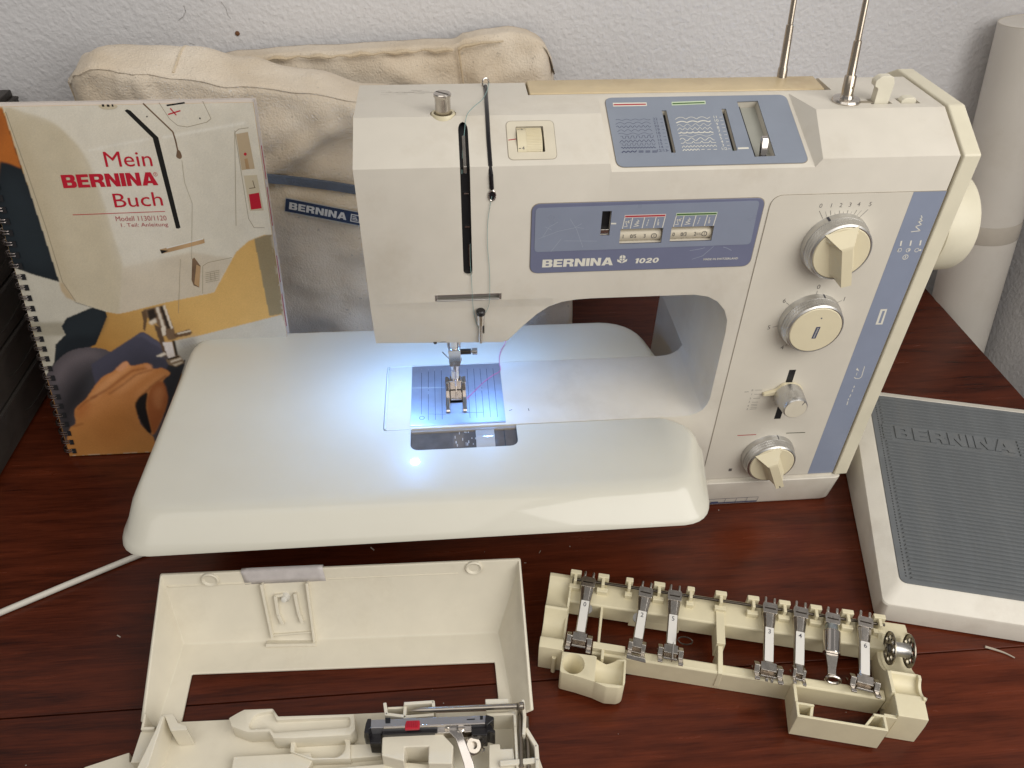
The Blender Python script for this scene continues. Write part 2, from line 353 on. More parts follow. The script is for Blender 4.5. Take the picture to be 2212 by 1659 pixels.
# ------------------------------------------------------------------ the sewing machine
sm = thing("sewing_machine", "cream and blue sewing machine with its lamp lit", "sewing machine", (210, 77, 0))
CH_N = Vector((0, -17.3, 31.1)).normalized()
TOPZ, C2Z, C1Y = 318.7, 301.4, 31.1
prof = [(0, 28), (0, C2Z), (C1Y, TOPZ), (85, TOPZ), (150, 288), (155, 28)]
YZ = Matrix(((0, 0, 1, 0), (1, 0, 0, 0), (0, 1, 0, 0), (0, 0, 0, 1)))       # prism (y,z) along x
b = MB(); b.prism(prof, 33.5, 388.0, YZ)
arm = b.build("arm_housing", body_m, sm, smooth=False, weld=True)
arch = [(20, 101.6), (252, 101.6), (257, 101.9), (262.0, 103.6), (266.5, 107.0), (269.2, 112), (270.3, 118), (270.3, 178), (269.5, 188), (266, 196.5), (260, 203.5), (252.8, 207.8), (243, 209.8),
        (175, 209.8), (165, 209.3), (156.2, 207.9), (147.5, 204.6), (139.9, 198.9), (131.2, 190), (125.7, 183.6), (121.2, 178.6), (117.5, 176.8), (20, 176.8)]
c1 = MB(); c1.prism(arch, -200, 20, FR(0))
c2 = MB(); c2.box(20, 270.2, 73, 170, 20, 112)
c3 = MB(); c3.hexa([(20, -4, 211), (150, -4, 211), (150, .01, 211), (20, .01, 211)][::-1], [(20, -4, 170), (150, -4, 170), (150, .02, 170), (20, 6.5, 170)][::-1])
# the sunk field for the pattern panel
PO = Vector((0, 0, 296.3)); PU = Vector((0, 57.0, 22.0)).normalized(); PNm = Vector((1, 0, 0)).cross(PU)
PF = plane_frame(PO, (1, 0, 0), PU)
def PL(u, v): p = hit(u, v, PNm, PNm.dot(PO)); q = PF.inverted() @ p; return (q.x, q.y)
c4 = MB(); c4.hexa([(180.2, -4, 0), (301.0, -4, 0), (300.4, 64, 0), (180.0, 64, 0)], [(172, -14, 30), (322, -14, 30), (321.4, 74, 30), (171.8, 74, 30)], PF)
cut(arm, c1, c2, c3, c4); finish(arm, 2.2, 3, 22)
# slots in the head
SLX0, SLX1 = 93.2, 98.8
k1 = MB(); k1.prism(stadium(SLX0, SLX1, 229.5, 316.6), -34, 8, FR(0))
k2 = MB(); k2.lathe([(7.6, -12), (7.6, 5)], Matrix.Translation((85, 35.5, TOPZ)), 28)          # well round the pressure knob
CF = plane_frame(Vector((0, 0, C2Z)), (1, 0, 0), Vector((0, C1Y, TOPZ - C2Z)))
def CH(u, v): p = hit(u, v, CH_N, CH_N.dot(Vector((0, 0, C2Z)))); q = CF.inverted() @ p; return (q.x, q.y)
k3 = MB(); k3.prism(rrect(126.3, 142.3, 9, 27, .6), -9, 6, CF)
k4 = MB()
for x0, x1 in ((345, 358), (363.5, 376)): k4.box(x0, x1, 37.5, 46.5, TOPZ - 10, TOPZ + 5)
k6 = MB(); k6.box(74.6, 116.9, -3, 6, 211.4, 216.2)
k7 = MB(); k7.box(137.4, 330, 63, 90, 306, 325)
k8 = MB()
for q in ((169.0, 173.0, 268, 253.6),): pass
cut(arm, k1, k2, k3, k4, k6, k7)
arm.data.polygons.foreach_set("use_smooth", [True] * len(arm.data.polygons)); arm.data.set_sharp_from_angle(angle=radians(32))

b = MB()                                                                # black interior seen through the lever slot
lin = [(3.0, 229.8), (3.0, 300.0), (29.5, 314.6), (33.5, 314.6), (33.5, 229.8)]
b.prism(lin, SLX0 + .1, SLX1 - .1, YZ); b.build("lever_slot", black_m, sm, smooth=False)
b = MB(); b.prism([(1.3, 297), (1.3, 301), (20, 311.6), (21.5, 310.0), (3, 297)], 95.2, 97.0, YZ); b.build("take_up_lever", steel_m, sm, bevel=.3)
b = MB(); b.mi(0)
for z in (284, 262.5): b.box(95, 97.8, 1.9, 2.9, z, z + .7)
b.build("lever_rung", steel_m, sm); b = MB(); b.box(97.0, 97.7, 1.7, 2.9, 236, 251); b.build("lever_rod", steel_m, sm)
# thread tension groove: black cord-like gasket with an eyelet
b = MB(); gp = [(112.0, 79.5, TOPZ - .1), (111.3, 55, TOPZ - .1), (110.5, C1Y, TOPZ - .3), (110.3, 16, 310.0), (110.4, .8, C2Z), (110.7, -.2, 296), (111.0, -.1, 288)]
b.tube(gp, 1.35, 10); b.build("thread_groove", gloss_black, sm)
b = MB(); b.tube([(111.2 + 2.0 * cos(t * pi / 9), -.5, 283.9 + 3.2 * sin(t * pi / 9)) for t in range(18)], .5, 8, True)
b.build("eyelet", chrome_m, sm)
b = MB(); b.prism([(111.2 + 1.9 * cos(t * pi / 12), 283.9 + 3.1 * sin(t * pi / 12)) for t in range(24)], -.3, .5, FR(0)); b.build("eyelet_hole", gloss_black, sm)
b = MB(); b.tube([(110.2, 80.5, TOPZ - 1)] + [(112.2 + 2.0 * cos(radians(a)), 80.5 - .01 * a, TOPZ + 2.5 + 2.6 * sin(radians(a))) for a in range(180, -60, -24)], .55, 8); b.build("wire_guide", chrome_m, sm)
# pressure knob and its cream ring
b = MB(); b.lathe([(5.0, -8), (7.3, -8), (7.3, -.8), (6.6, .7), (5.5, .4), (5.0, -2)], Matrix.Translation((85, 35.5, TOPZ)), 36, cap=False); b.build("knob_ring", knob_m, sm)
b = MB(); b.lathe([(4.5, -6), (4.5, 9.2), (4.75, 9.8), (5.1, 10.2), (5.2, 11.3), (4.7, 11.9)], Matrix.Translation((85, 35.5, TOPZ)), 36); kn = b.build("pressure_knob", steel_m, sm)
b = MB(); b.box(-4.3, 4.3, -.45, .45, 11.8, 12.05, Matrix.Translation((85, 35.5, TOPZ)) @ Matrix.Rotation(radians(-38), 4, 'Z')); b.build("screw_slot", dkmetal_m, kn)

# upper thread tension dial in its square bezel
zb = zoom(950, 200, 800, 2212)
b = MB(); b.prism(rrect(121.0, 148.6, 4.2, 31.0, 3), -.5, .35, CF); bz = b.build("tension_bezel", mat("bezel_ivory", (.665, .61, .49), .38), sm, bevel=.3)
cut(bz, k3)
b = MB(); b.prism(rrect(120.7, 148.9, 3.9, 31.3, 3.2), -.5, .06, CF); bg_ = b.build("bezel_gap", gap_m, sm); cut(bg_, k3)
b = MB(); b.prism(rrect(126.4, 142.2, 9.1, 26.9, .5), -8.9, -6, CF); b.build("dial_well", black_m, sm)
WM = CF @ Matrix.Translation((0, 18.4, -11.2))
b = MB(); n = 48
wl = [[(x, 13.2 * cos(2 * pi * i / n), 13.2 * sin(2 * pi * i / n)) for i in range(n)] for x, r in ((126.7, 1), (131.4, 1), (131.5, 1), (141.0, 1))]
b.loft(wl, WM); td = b.build("tension_wheel", knob_m, sm)
b = MB()
for i in range(88):
    a = 2 * pi * i / 88
    b.box(132, 140.9, -.16, .16, 13.15, 13.45, WM @ Matrix.Rotation(a, 4, 'X'))
o = b.build("wheel_ribs", knob_m, td, smooth=False); o['kind'] = 'stuff'
b = MB(); 
b.seg((127.3, 18.3), (131.3, 18.4), .55, 0, CF @ Matrix.Translation((0, 0, 1.36))); b.seg((121.6, 17.6), (126.3, 18.3), .6, .40, CF); b.build("index_mark", red_ink, td)
b = MB(); 
for s_, t_ in ((1, "6"), (-1, "4")):
    NM = WM @ Matrix.Rotation(radians(-30 * s_), 4, 'X') @ Matrix.Translation((0, 0, 13.28)); b.text(t_, 129.9, 0, 2.8, 0, NM); b.seg((127.3, 0), (128.6, 0), .35, 0, NM)
b.build("number", dark_ink, td)

# chromed thread guide let into the head and the thread take-up pin below it
b = MB(); b.box(74.7, 116.8, 2.2, 5.9, 211.5, 216.1); b.box(74.7, 76.2, .1, 2.2, 211.5, 216.1); b.box(115.3, 116.8, .1, 2.2, 211.5, 216.1)
b.prism([(-.25, 211.3), (1.1, 211.3), (1.1, 212.6), (-.25, 212.0)], 76, 115.5, YZ); b.build("thread_guide", satin_m, sm, bevel=.25)
b = MB(); b.cyl((103.4, -2.2, 203.5), (103.4, -1.6, 193.5), 2.7, 2.4); b.build("guide_pin", chrome_m, sm, bevel=.3)
b = MB(); b.lathe([(2.9, -.4), (3.0, 0), (3.0, 2.3), (2.3, 3.0)], axis_frame((103.4, -2.15, 202.5), (103.4, -2.3, 206)), 20); b.build("pin_cap", gloss_black, sm)
b = MB(); b.cyl((103.3, -1.8, 194), (103.1, -1.2, 178.5), 1.25, 1.15); b.build("guide_rod", chrome_m, sm)
b = MB(); b.box(104.9, 105.6, -1.4, 4, 186, 199); b.build("guide_plate", dkmetal_m, sm)

# pattern panel in the sunk field
b = MB(); b.prism(rrect(183.9, 297.9, 3.4, 60.6, 4.5), -.3, .55, PF); pp = b.build("pattern_panel", blue_m, sm)
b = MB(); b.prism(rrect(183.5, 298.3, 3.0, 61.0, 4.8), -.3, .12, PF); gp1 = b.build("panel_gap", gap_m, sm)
zq = zoom(1740, 270, 400, 2212); zt4 = zoom(1700, 200, 800, 2212)
Q = lambda x, y: PL(*zq(x, y))
T4 = lambda x, y: PL(*zt4(x, y))
def quad_prism(bb, pts, d0, d1, M): bb.prism([tuple(p) for p in pts], d0, d1, M)
ca, cb, cc = MB(), MB(), MB()
s1 = [Q(1096, 305), Q(1170, 305), Q(1325, 992), Q(1250, 992)]
s2 = [T4(1140, 333), T4(1178, 333), T4(1270, 672), T4(1232, 675)]
s3 = [T4(1268, 275), T4(1435, 268), T4(1578, 715), T4(1410, 722)]
for c, s in ((ca, s1), (cb, s2), (cc, s3)): quad_prism(c, s, -7, 3, PF)
cut(pp, ca, cb, cc); cut(gp1, ca, cb, cc); cut(arm, ca, cb, cc)
arm.data.set_sharp_from_angle(angle=radians(32))
def inset(pts, d):
    c = sum((Vector(p) for p in pts), Vector((0, 0))) / len(pts); return [tuple(Vector(p) + (c - Vector(p)).normalized() * d) for p in pts]
for s in (s1, s2):
    b = MB(); quad_prism(b, inset(s, .05), -6.9, -3.2, PF); b.build("pattern_slot", black_m, sm, smooth=False)
b = MB(); quad_prism(b, inset(s3, .05), -6.9, -4.6, PF); b.build("slider_tray", mat("grey_green_tray", (.33, .33, .29), .4), sm, smooth=False)
b = MB(); b.prism([T4(1268, 290), T4(1300, 285), T4(1440, 715), T4(1412, 720)], -4.6, -2.5, PF); b.build("slider_slot", black_m, sm, smooth=False)
e = T4(1470, 660)
LV = PF @ Matrix.Translation((e[0], e[1], -4.6))
lv = [[(-.9 - wd, y - t, h) , (.9 + wd, y - t, h), (.9 + wd, y + t, h), (-.9 - wd, y + t, h)] for h, y, t, wd in ((-1, -5, 1.6, .6), (3, -4, 1.8, .9), (8, -1.0, 1.9, 1.1), (11, 1.2, 1.8, 1.2), (12.6, 2.2, 1.2, .9))]
b = MB(); b.loft(lv, LV); b.build("pattern_lever", chrome_m, sm, bevel=.5, seg=3)
b = MB(); b.flat([[T4(726, 668), T4(748, 664), T4(752, 690), T4(733, 690)]], -3.15, PF); b.build("red_pointer", mat("red_plastic", (.5, .02, .03), .4), sm, smooth=False)
b = MB(); b.flat([[T4(1222, 622), T4(1250, 620), T4(1266, 670), T4(1234, 674)]], -3.15, PF); b.build("green_pointer", mat("green_plastic", (.02, .07, .03), .4), sm, smooth=False)
def line_box(bb, a, bq, cM):  pass
def bar_print(par, P, M, w, pts, core_pts, outer, inner):
    b = MB(); b.mi(0).flat([pts], w, M); b.mi(1).flat([core_pts], w + .04, M); return b.build("colour_bar", [outer, inner], par, smooth=False)
bar_print(pp, None, PF, .6, [Q(303, 185), Q(850, 178), Q(857, 235), Q(310, 245)], [Q(315, 207), Q(838, 198), Q(840, 218), Q(318, 228)], white_ink, red_ink)
bar_print(pp, None, PF, .6, [Q(1254, 170), Q(1800, 150), Q(1810, 205), Q(1260, 228)], [Q(1268, 190), Q(1786, 172), Q(1790, 190), Q(1272, 210)], pale_green, green_ink)
def wavy(P, x0, y0, x1, y1, amp, cyc, kind, n=72):
    pts = []
    for i in range(n + 1):
        t = i / n; ph = t * cyc; fr = ph % 1
        if kind == 'sin': d = sin(2 * pi * ph)
        elif kind == 'zig': d = 1 - 4 * abs(fr - .5)
        elif kind == 'arc': d = abs(sin(pi * ph)) * 2 - 1
        elif kind == 'spk': d = max(-.6, 1 - 9 * abs(fr - .5))
        elif kind == 'sq': d = 1 if fr < .45 else -1
        else: d = 0
        pts.append(P(x0 + (x1 - x0) * t, y0 + (y1 - y0) * t - amp * d))
    return pts
b = MB(); b.mi(0)
rowsL = [(350, 462, 910, 452, 9, 4, 'sin', .28), (350, 520, 915, 508, 14, 4, 'arc', .3), (362, 575, 918, 565, 15, 8, 'sin', .34), (380, 640, 940, 625, 16, 5, 'arc', .3), (395, 690, 950, 680, 12, 3, 'sin', .28),
         (425, 745, 960, 730, 18, 6, 'sq', .3), (415, 810, 985, 795, 20, 8, 'zig', .36), (430, 865, 990, 850, 16, 7, 'sq', .22), (440, 915, 1000, 905, 12, 12, 'sin', .45), (450, 980, 690, 972, 14, 3.5, 'zig', .7)]
for x0, y0, x1, y1, am, cy, kd, wd in rowsL: b.path(wavy(Q, x0, y0, x1, y1, am, cy, kd), wd, .6, PF)
for k in range(3):
    for r in range(3): b.seg(Q(722 + 110 * k, 962 + 13 * r), Q(800 + 110 * k, 960 + 13 * r), .35, .6, PF)
for r, s in enumerate(("22", "21", "20", "19", "18", "17", "16", "15", "14", "12/13")):
    q = Q(990 + 11.5 * r + (6 if r == 9 else 0), 450 + 56.5 * r); b.text(s, q[0], q[1], 3.0, .6, PF)
    b.seg(Q(1062 + 12 * r, 448 + 56.5 * r), Q(1104 + 12.5 * r, 447 + 56.5 * r), .25, .6, PF)
b.build("stitch_print", navy_ink, pp, smooth=False)
b = MB()
rowsR = [(1315, 437, 1880, 425, 17, 3.3, 'arc', .35), (1330, 500, 1885, 480, 11, 3.2, 'arc', .75), (1345, 555, 1900, 535, 20, 4.2, 'sin', .25), (1350, 610, 1915, 595, 20, 7, 'zig', .3), (1365, 670, 1930, 655, 12, 6, 'spk', .7),
         (1380, 725, 1940, 705, 16, 2.2, 'sin', .25), (1390, 780, 1950, 765, 22, 3.8, 'sin', .4), (1405, 830, 1975, 815, 20, 4.2, 'spk', .35), (1425, 895, 1985, 878, 16, 10, 'zig', .35), (1435, 950, 1710, 940, 14, 5, 'zig', .45)]
for x0, y0, x1, y1, am, cy, kd, wd in rowsR: b.path(wavy(Q, x0, y0, x1, y1, am, cy, kd), wd, .6, PF)
for k in range(3): b.seg(Q(1735 + 100 * k, 940), Q(1790 + 100 * k, 937), .4, .6, PF)
for r, s in enumerate(("11", "10", "9", "8", "7", "6", "5", "4", "3", "1/2")):
    q = Q(1960 + 16 * r, 416 + 57 * r); b.text(s, q[0], q[1], 3.0, .6, PF)
    b.seg(Q(2030 + 15 * r, 418 + 57 * r), Q(2078 + 15 * r, 416 + 57 * r), .25, .6, PF)
b.seg(T4(1275, 655), T4(1362, 652), 1.3, .6, PF)
b.build("stitch_print", white_ink, pp, smooth=False)

# display panel with name, windows and scratches
F0 = FR(0)
zd = zoom(1540, 560, 700, 2212)
def DF(x, y): p = AY(*zd(x, y), -.8); return (p.x, p.z)
b = MB(); b.prism(rrect(134.6, 275.3, 230.5, 277.7, 5), -.3, .6, F0); dp = b.build("display_panel", blue2_m, sm, bevel=.2)
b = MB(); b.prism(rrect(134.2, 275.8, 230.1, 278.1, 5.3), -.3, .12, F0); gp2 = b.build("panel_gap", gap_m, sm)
inn = [DF(80, 565), DF(2080, 492), DF(2168, 88), DF(92, 158)]
b = MB(); b.prism(rpoly(inn, 2.5), .5, .8, F0); ip = b.build("display_field", mat("display_blue", (0.235, 0.265, 0.345), .28, var=.03), dp)
w1 = [DF(706, 186), DF(800, 183), DF(772, 412), DF(694, 412)]; w2 = [DF(880, 352), DF(1278, 340), DF(1252, 478), DF(866, 492)]; w3 = [DF(1350, 335), DF(1745, 320), DF(1720, 458), DF(1334, 472)]
ws = []
for q in (w1, w2, w3):
    xs = [p[0] for p in q]; zs = [p[1] for p in q]; ws.append(((xs[0] + xs[3]) / 2, (xs[1] + xs[2]) / 2, (zs[2] + zs[3]) / 2, (zs[0] + zs[1]) / 2))
cw = []
for x0, x1, z0, z1 in ws: c = MB(); c.prism([(x0, z0), (x1, z0), (x1, z1), (x0, z1)], -5.5, 3, F0); cw.append(c)
cut(dp, *cw); cut(ip, *cw); cut(gp2, *cw); cut(arm, *cw); arm.data.set_sharp_from_angle(angle=radians(32))
b = MB(); x0, x1, z0, z1 = ws[0]; b.box(x0 + .05, x1 - .05, 2.5, 5.4, z0 + .05, z1 - .05); b.build("window_slot", black_m, sm)
b = MB(); b.box(x0 + .2, x1 - .2, .6, 2.6, z0 + .2, z0 + 3.4); b.build("window_slider", steel_m, sm, bevel=.3)
drum_m = mat("ivory_drum", (.62, .56, .44), .35)
for (x0, x1, z0, z1), txt in zip(ws[1:], ("1  0/5  3", "0  0/3  2")):
    b = MB(); b.box(x0 + .05, x1 - .05, 3.4, 5.4, z0 + .05, z1 - .05)
    zc = (z0 + z1) / 2 - 1.0
    dr = [[(x, 5.2 - 4.4 * cos(t), zc + 4.4 * sin(t)) for t in [radians(-70 + 10 * i) for i in range(15)]] for x in (x0 + .3, x1 - .3)]
    b.loft(dr, None, False, False, False); d = b.build("number_drum", drum_m, sm)
    b = MB(); wdt = x1 - x0; yf = FR(.66)
    for t, fx in zip(txt.split(), (.09, .33, .60)): b.text(t, x0 + wdt * fx, zc + .1, 3.6, 0, yf, sx=.85)
    b.text("I", x0 + wdt * .82, zc + .1, 2.6, 0, yf)
    b.flat([circle(x0 + wdt * .82, zc + .1, 1.75, 20), circle(x0 + wdt * .82, zc + .1, 1.4, 20)], 0, yf)
    if txt[0] == '0': b.text("/1½", x0 + wdt * .685, zc + .1, 2.4, 0, yf, sx=.8)
    b.build("number", dark_ink, d, smooth=False)
for (x0, x1, z0, z1), ocol, icol in ((ws[1], pale_pink, red_ink), (ws[2], pale_green, green_ink)):
    dx = .55; X0, X1 = x0 + .5, x1 - .6; zt, zbm = z1 + 9.4, z1 + .2
    sh = .9
    b = MB(); b.mi(0).flat([[(X0 + sh, zt - 1.9), (X1 + sh, zt - 1.9), (X1 + sh, zt), (X0 + sh, zt)]], .86, F0); b.mi(1).flat([[(X0 + sh + .4, zt - 1.5), (X1 + sh - .4, zt - 1.5), (X1 + sh - .4, zt - .5), (X0 + sh + .4, zt - .5)]], .9, F0)
    b.build("colour_bar", [ocol, icol], dp, smooth=False)
    b = MB()
    for fx in (0, .2, .49, .77, 1):
        xx = X0 + (X1 - X0) * fx; b.seg((xx + (.25 if fx == 0 else -.25 if fx == 1 else 0) + sh * .2, zbm), (xx + (.25 if fx == 0 else -.25 if fx == 1 else 0) + sh, zt - 1.8), .5, .86, F0)
    wx = X1 - X0; zm = (zbm + zt - 1.9) / 2
    b.path([(X0 + wx * .05, zm - 2.2), (X0 + wx * .13, zm - 2.2), (X0 + wx * .07, zm + 1.5), (X0 + wx * .16, zm), (X0 + wx * .17, zm + 2.4)], .35, .86, F0); b.seg((X0 + wx * .12, zm + .3), (X0 + wx * .18, zm + 2.2), .8, .86, F0)
    b.path([(X0 + wx * .28, zm - 2.2 + 0), (X0 + wx * .42, zm - 1.9), (X0 + wx * .29, zm - .7), (X0 + wx * .41, zm - .2), (X0 + wx * .33, zm + .7), (X0 + wx * .41, zm + 1.1), (X0 + wx * .36, zm + 2.2)], .38, .86, F0)
    for k in range(3): b.seg((X0 + wx * (.60 + .012 * k), zm - 2.2 + 1.6 * k), (X0 + wx * (.61 + .012 * k), zm - 1.0 + 1.6 * k), .4, .86, F0)
    b.seg((X0 + wx * .86, zm - 2), (X0 + wx * .87, zm + 2.2), .34, .86, F0); b.seg((X0 + wx * .885, zm - 2), (X0 + wx * .89, zm + .2), .34, .86, F0)
    b.build("stitch_print", white_ink, dp, smooth=False)
b = MB(); b.seg(DF(790, 300), DF(838, 300), 1.0, .86, F0); b.build("index_mark", white_ink, dp, smooth=False)
v, f, Wd = block_word("BERNINA", 1, 1, .075, .03); a, c = DF(152, 702), DF(815, 590); sxx = (c[0] - a[0]) / Wd; hgt = 5.55
b = MB(); b.add([((a[0] + c[0]) / 2 + p[0] * sxx, 237.35 + p[1] * hgt, .66) for p in v], f, F0)
v, f, Wd = block_word("1020", 1, 1, .1, .12); a, c = DF(1010, 640), DF(1228, 640); sxx = (c[0] - a[0]) / Wd
b.add([((a[0] + c[0]) / 2 + p[0] * sxx, 237.15 + p[1] * 3.55, .66) for p in v], f, F0)
b.build("name_print", white_ink, dp, smooth=False); b = MB(); a = DF(1806, 630); b.text("MADE IN SWITZERLAND", a[0], a[1] + .1, 1.95, .66, F0, bold=.02, sx=1.0, space=1.05); b.build("origin_print", white_ink, dp, smooth=False); b = MB()
fx, fz = DF(895, 632)
for s in (-1, 1):
    b.flat([[(fx + s * .2, fz - 2.9), (fx + s * 3.0, fz - 1.5), (fx + s * 3.2, fz + .2), (fx + s * 1.6, fz - .6), (fx + s * .35, fz - 1.8)]], .66, F0)
    b.flat([[(fx + s * .22, fz + .9), (fx + s * 1.9, fz + .9), (fx + s * 1.7, fz + 2.3), (fx + s * .22, fz + 3.1)]], .66, F0)
    b.flat([[(fx + s * .22, fz + .55), (fx + s * 1.9, fz + .55), (fx + s * 1.3, fz - .6), (fx + s * .22, fz - 1.1)]], .66, F0)
b.build("flower_print", white_ink, dp, smooth=False)
scr_m = mat("scratch_mark", (.38, .42, .50), .5, var=0)
b = MB()
for pts in ([(330, 440), (232, 562)], [(120, 440), (300, 372), (470, 335), (540, 345)], [(410, 255), (470, 350), (530, 520)], [(180, 330), (240, 360)], [(160, 420), (220, 330), (300, 285)], [(360, 460), (660, 462)], [(440, 345), (520, 300)]):
    b.path([DF(*q) for q in pts], .16, .83, F0)
for pts in ([(1520, 552), (1600, 540), (1660, 525)], [(1540, 632), (1640, 600), (1740, 512)], [(1830, 518), (1870, 530), (1908, 552)]):
    b.path([DF(*q) for q in pts], .2, .64, F0)
b.build("scratches", scr_m, dp, smooth=False)

# control panel with stripe and knobs
b = MB(); b.prism(rpoly([(279.2, 31.2), (367.1, 31.2), (367.1, 279.0), (279.2, 279.0)], [0, 0, 0, 7]), -.3, .5, F0); cp = b.build("control_panel", panel_m, sm, bevel=.15)
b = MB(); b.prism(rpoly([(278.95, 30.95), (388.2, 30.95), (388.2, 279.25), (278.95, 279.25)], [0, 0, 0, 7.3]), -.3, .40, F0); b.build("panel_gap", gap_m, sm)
b = MB(); b.prism([(367.15, 31.2), (388.0, 31.2), (388.0, 279.0), (367.15, 279.0)], -.3, .5, F0); st = b.build("blue_stripe", stripe_m, sm)
z6 = zoom(2100, 500, 900, 2212); z7 = zoom(2100, 1000, 900, 2212)
def F6(x, y): p = AY(*z6(x, y), -.5); return (p.x, p.z)
def F7(x, y): p = AY(*z7(x, y), -.5); return (p.x, p.z)
zk = zoom(2300, 560, 300, 1659)
def FK(x, y): p = AY(*zk(x, y), -.5); return (p.x, p.z)
zl = zoom(2180, 1050, 300, 1244)
def FL(x, y): p = AY(*zl(x, y), -.5); return (p.x, p.z)
b = MB()
b.path([F6(1472, 322), F6(1478, 340), F6(1462, 345), F6(1482, 362), F6(1450, 366), F6(1475, 388), F6(1430, 402), F6(1465, 432), F6(1398, 440)], .55, .55, F0)
for k in range(3):
    b.seg(F6(1330 + 70 * k, 505 - 2 * k), F6(1322 + 70 * k, 542 - 2 * k), 1.0, .55, F0)
    c = F6(1316 + 62 * k, 572); b.flat([circle(c[0], c[1], 1.5, 16), circle(c[0], c[1], 1.15, 16)], .55, F0)
    c = F6(1302 + 62 * k + 18 * k, 572); b.flat([circle(c[0] + .3, c[1], .7, 10)], .55, F0)
c = F6(1358, 622); b.flat([circle(c[0], c[1], 1.9, 20), circle(c[0], c[1], 1.45, 20)], .55, F0); b.seg((c[0], c[1] - 1.1), (c[0], c[1] + 1.1), .5, .55, F0)
b.flat([[F6(1180, 998), F6(1228, 996), F6(1192, 1107), F6(1142, 1108)], [F6(1193, 1010), F6(1212, 1008), F6(1180, 1097), F6(1162, 1098)]], .55, F0)
b.path([F7(1064, 180), F7(1042, 255), F7(1025, 268), F7(1000, 268), F7(990, 258)], .55, .55, F0); b.flat([[F7(1002, 205), F7(1012, 190), F7(1024, 214)]], .55, F0)
b.seg(F7(1010, 225), F7(1004, 245), .4, .55, F0)
for (x0, y0, x1, y1) in ((991, 320, 986, 334), (980, 346, 974, 364), (965, 382, 956, 402), (950, 412, 945, 424), (944, 432, 936, 458)): b.seg(F7(x0, y0), F7(x1, y1), .6, .55, F0)
b.build("symbol_print", white_ink, st, smooth=False)
b = MB()
for (x0, y0), (x1, y1), wd in (((555, 320), (610, 445), .3), ((735, 315), (740, 390), .3), ((880, 315), (880, 360), .3), ((1020, 310), (1005, 360), .3), ((1165, 305), (1115, 380), .3), ((1345, 295), (1205, 425), .3),
                              ((655, 330), (672, 410), .18), ((805, 345), (810, 380), .18), ((945, 330), (945, 360), .18), ((1080, 330), (1065, 365), .18), ((1240, 310), (1165, 395), .18)):
    b.seg(FK(x0, y0), FK(x1, y1), wd, .55, F0)
for t, (x, y) in zip("012345", ((580, 240), (750, 235), (905, 230), (1055, 222), (1195, 215), (1382, 213))): q = FK(x, y); b.text(t, q[0], q[1], 4.0, .55, F0)
for t, (x, y), (a0, a1) in (("0", (733, 838), ((724, 865), (716, 895))), ("1", (918, 925), ((900, 935), (865, 950))), ("6", (487, 938), ((500, 950), (518, 965))), ("5", (375, 1130), ((402, 1127), (438, 1118))), ("4", (470, 1275), ((495, 1262), (505, 1250)))):
    q = F6(x, y); b.text(t, q[0], q[1], 4.8, .55, F0); b.seg(F6(*a0), F6(*a1), .3, .55, F0)
for t, (x, y) in zip(("0", "1", "2", "3", "4", "5"), ((100, 388), (92, 437), (75, 487), (62, 528), (48, 577), (38, 618))): q = FL(x, y); b.text(t, q[0], q[1], 2.3, .55, F0)
for x0, y0, x1, y1 in ((132, 385, 222, 384), (122, 436, 205, 433), (108, 486, 195, 482), (95, 532, 170, 530), (82, 577, 158, 573), (68, 618, 150, 612), (85, 560, 160, 556), (78, 600, 152, 596)): b.seg(FL(x0, y0), FL(x1, y1), .26, .55, F0)
b.text("mm", *FL(30, 405), 2.0, .55, F0)
q = F7(97, 925); b.flat([rrect(q[0] - 1.3, q[0] + 1.3, q[1] - 1.5, q[1] + 1.5, .1)], .55, F0)
b.build("scale_print", grey_ink, cp, smooth=False)
b = MB(); b.seg(F7(148, 678), F7(283, 671), .75, .55, F0); b.build("setting_line", red_ink, cp, smooth=False)
b = MB(); b.seg(F7(500, 661), F7(636, 656), .75, .55, F0); b.build("setting_line", mat("olive_ink", (.06, .07, .035), .5, var=0), cp, smooth=False)
# black travel slot of the stitch length lever
b = MB(); b.flat([[(323.9, 94.6), (328.9, 94.6), (328.9, 142.4), (323.9, 142.4)]], .53, F0); b.build("length_slot", black_m, cp, smooth=False)

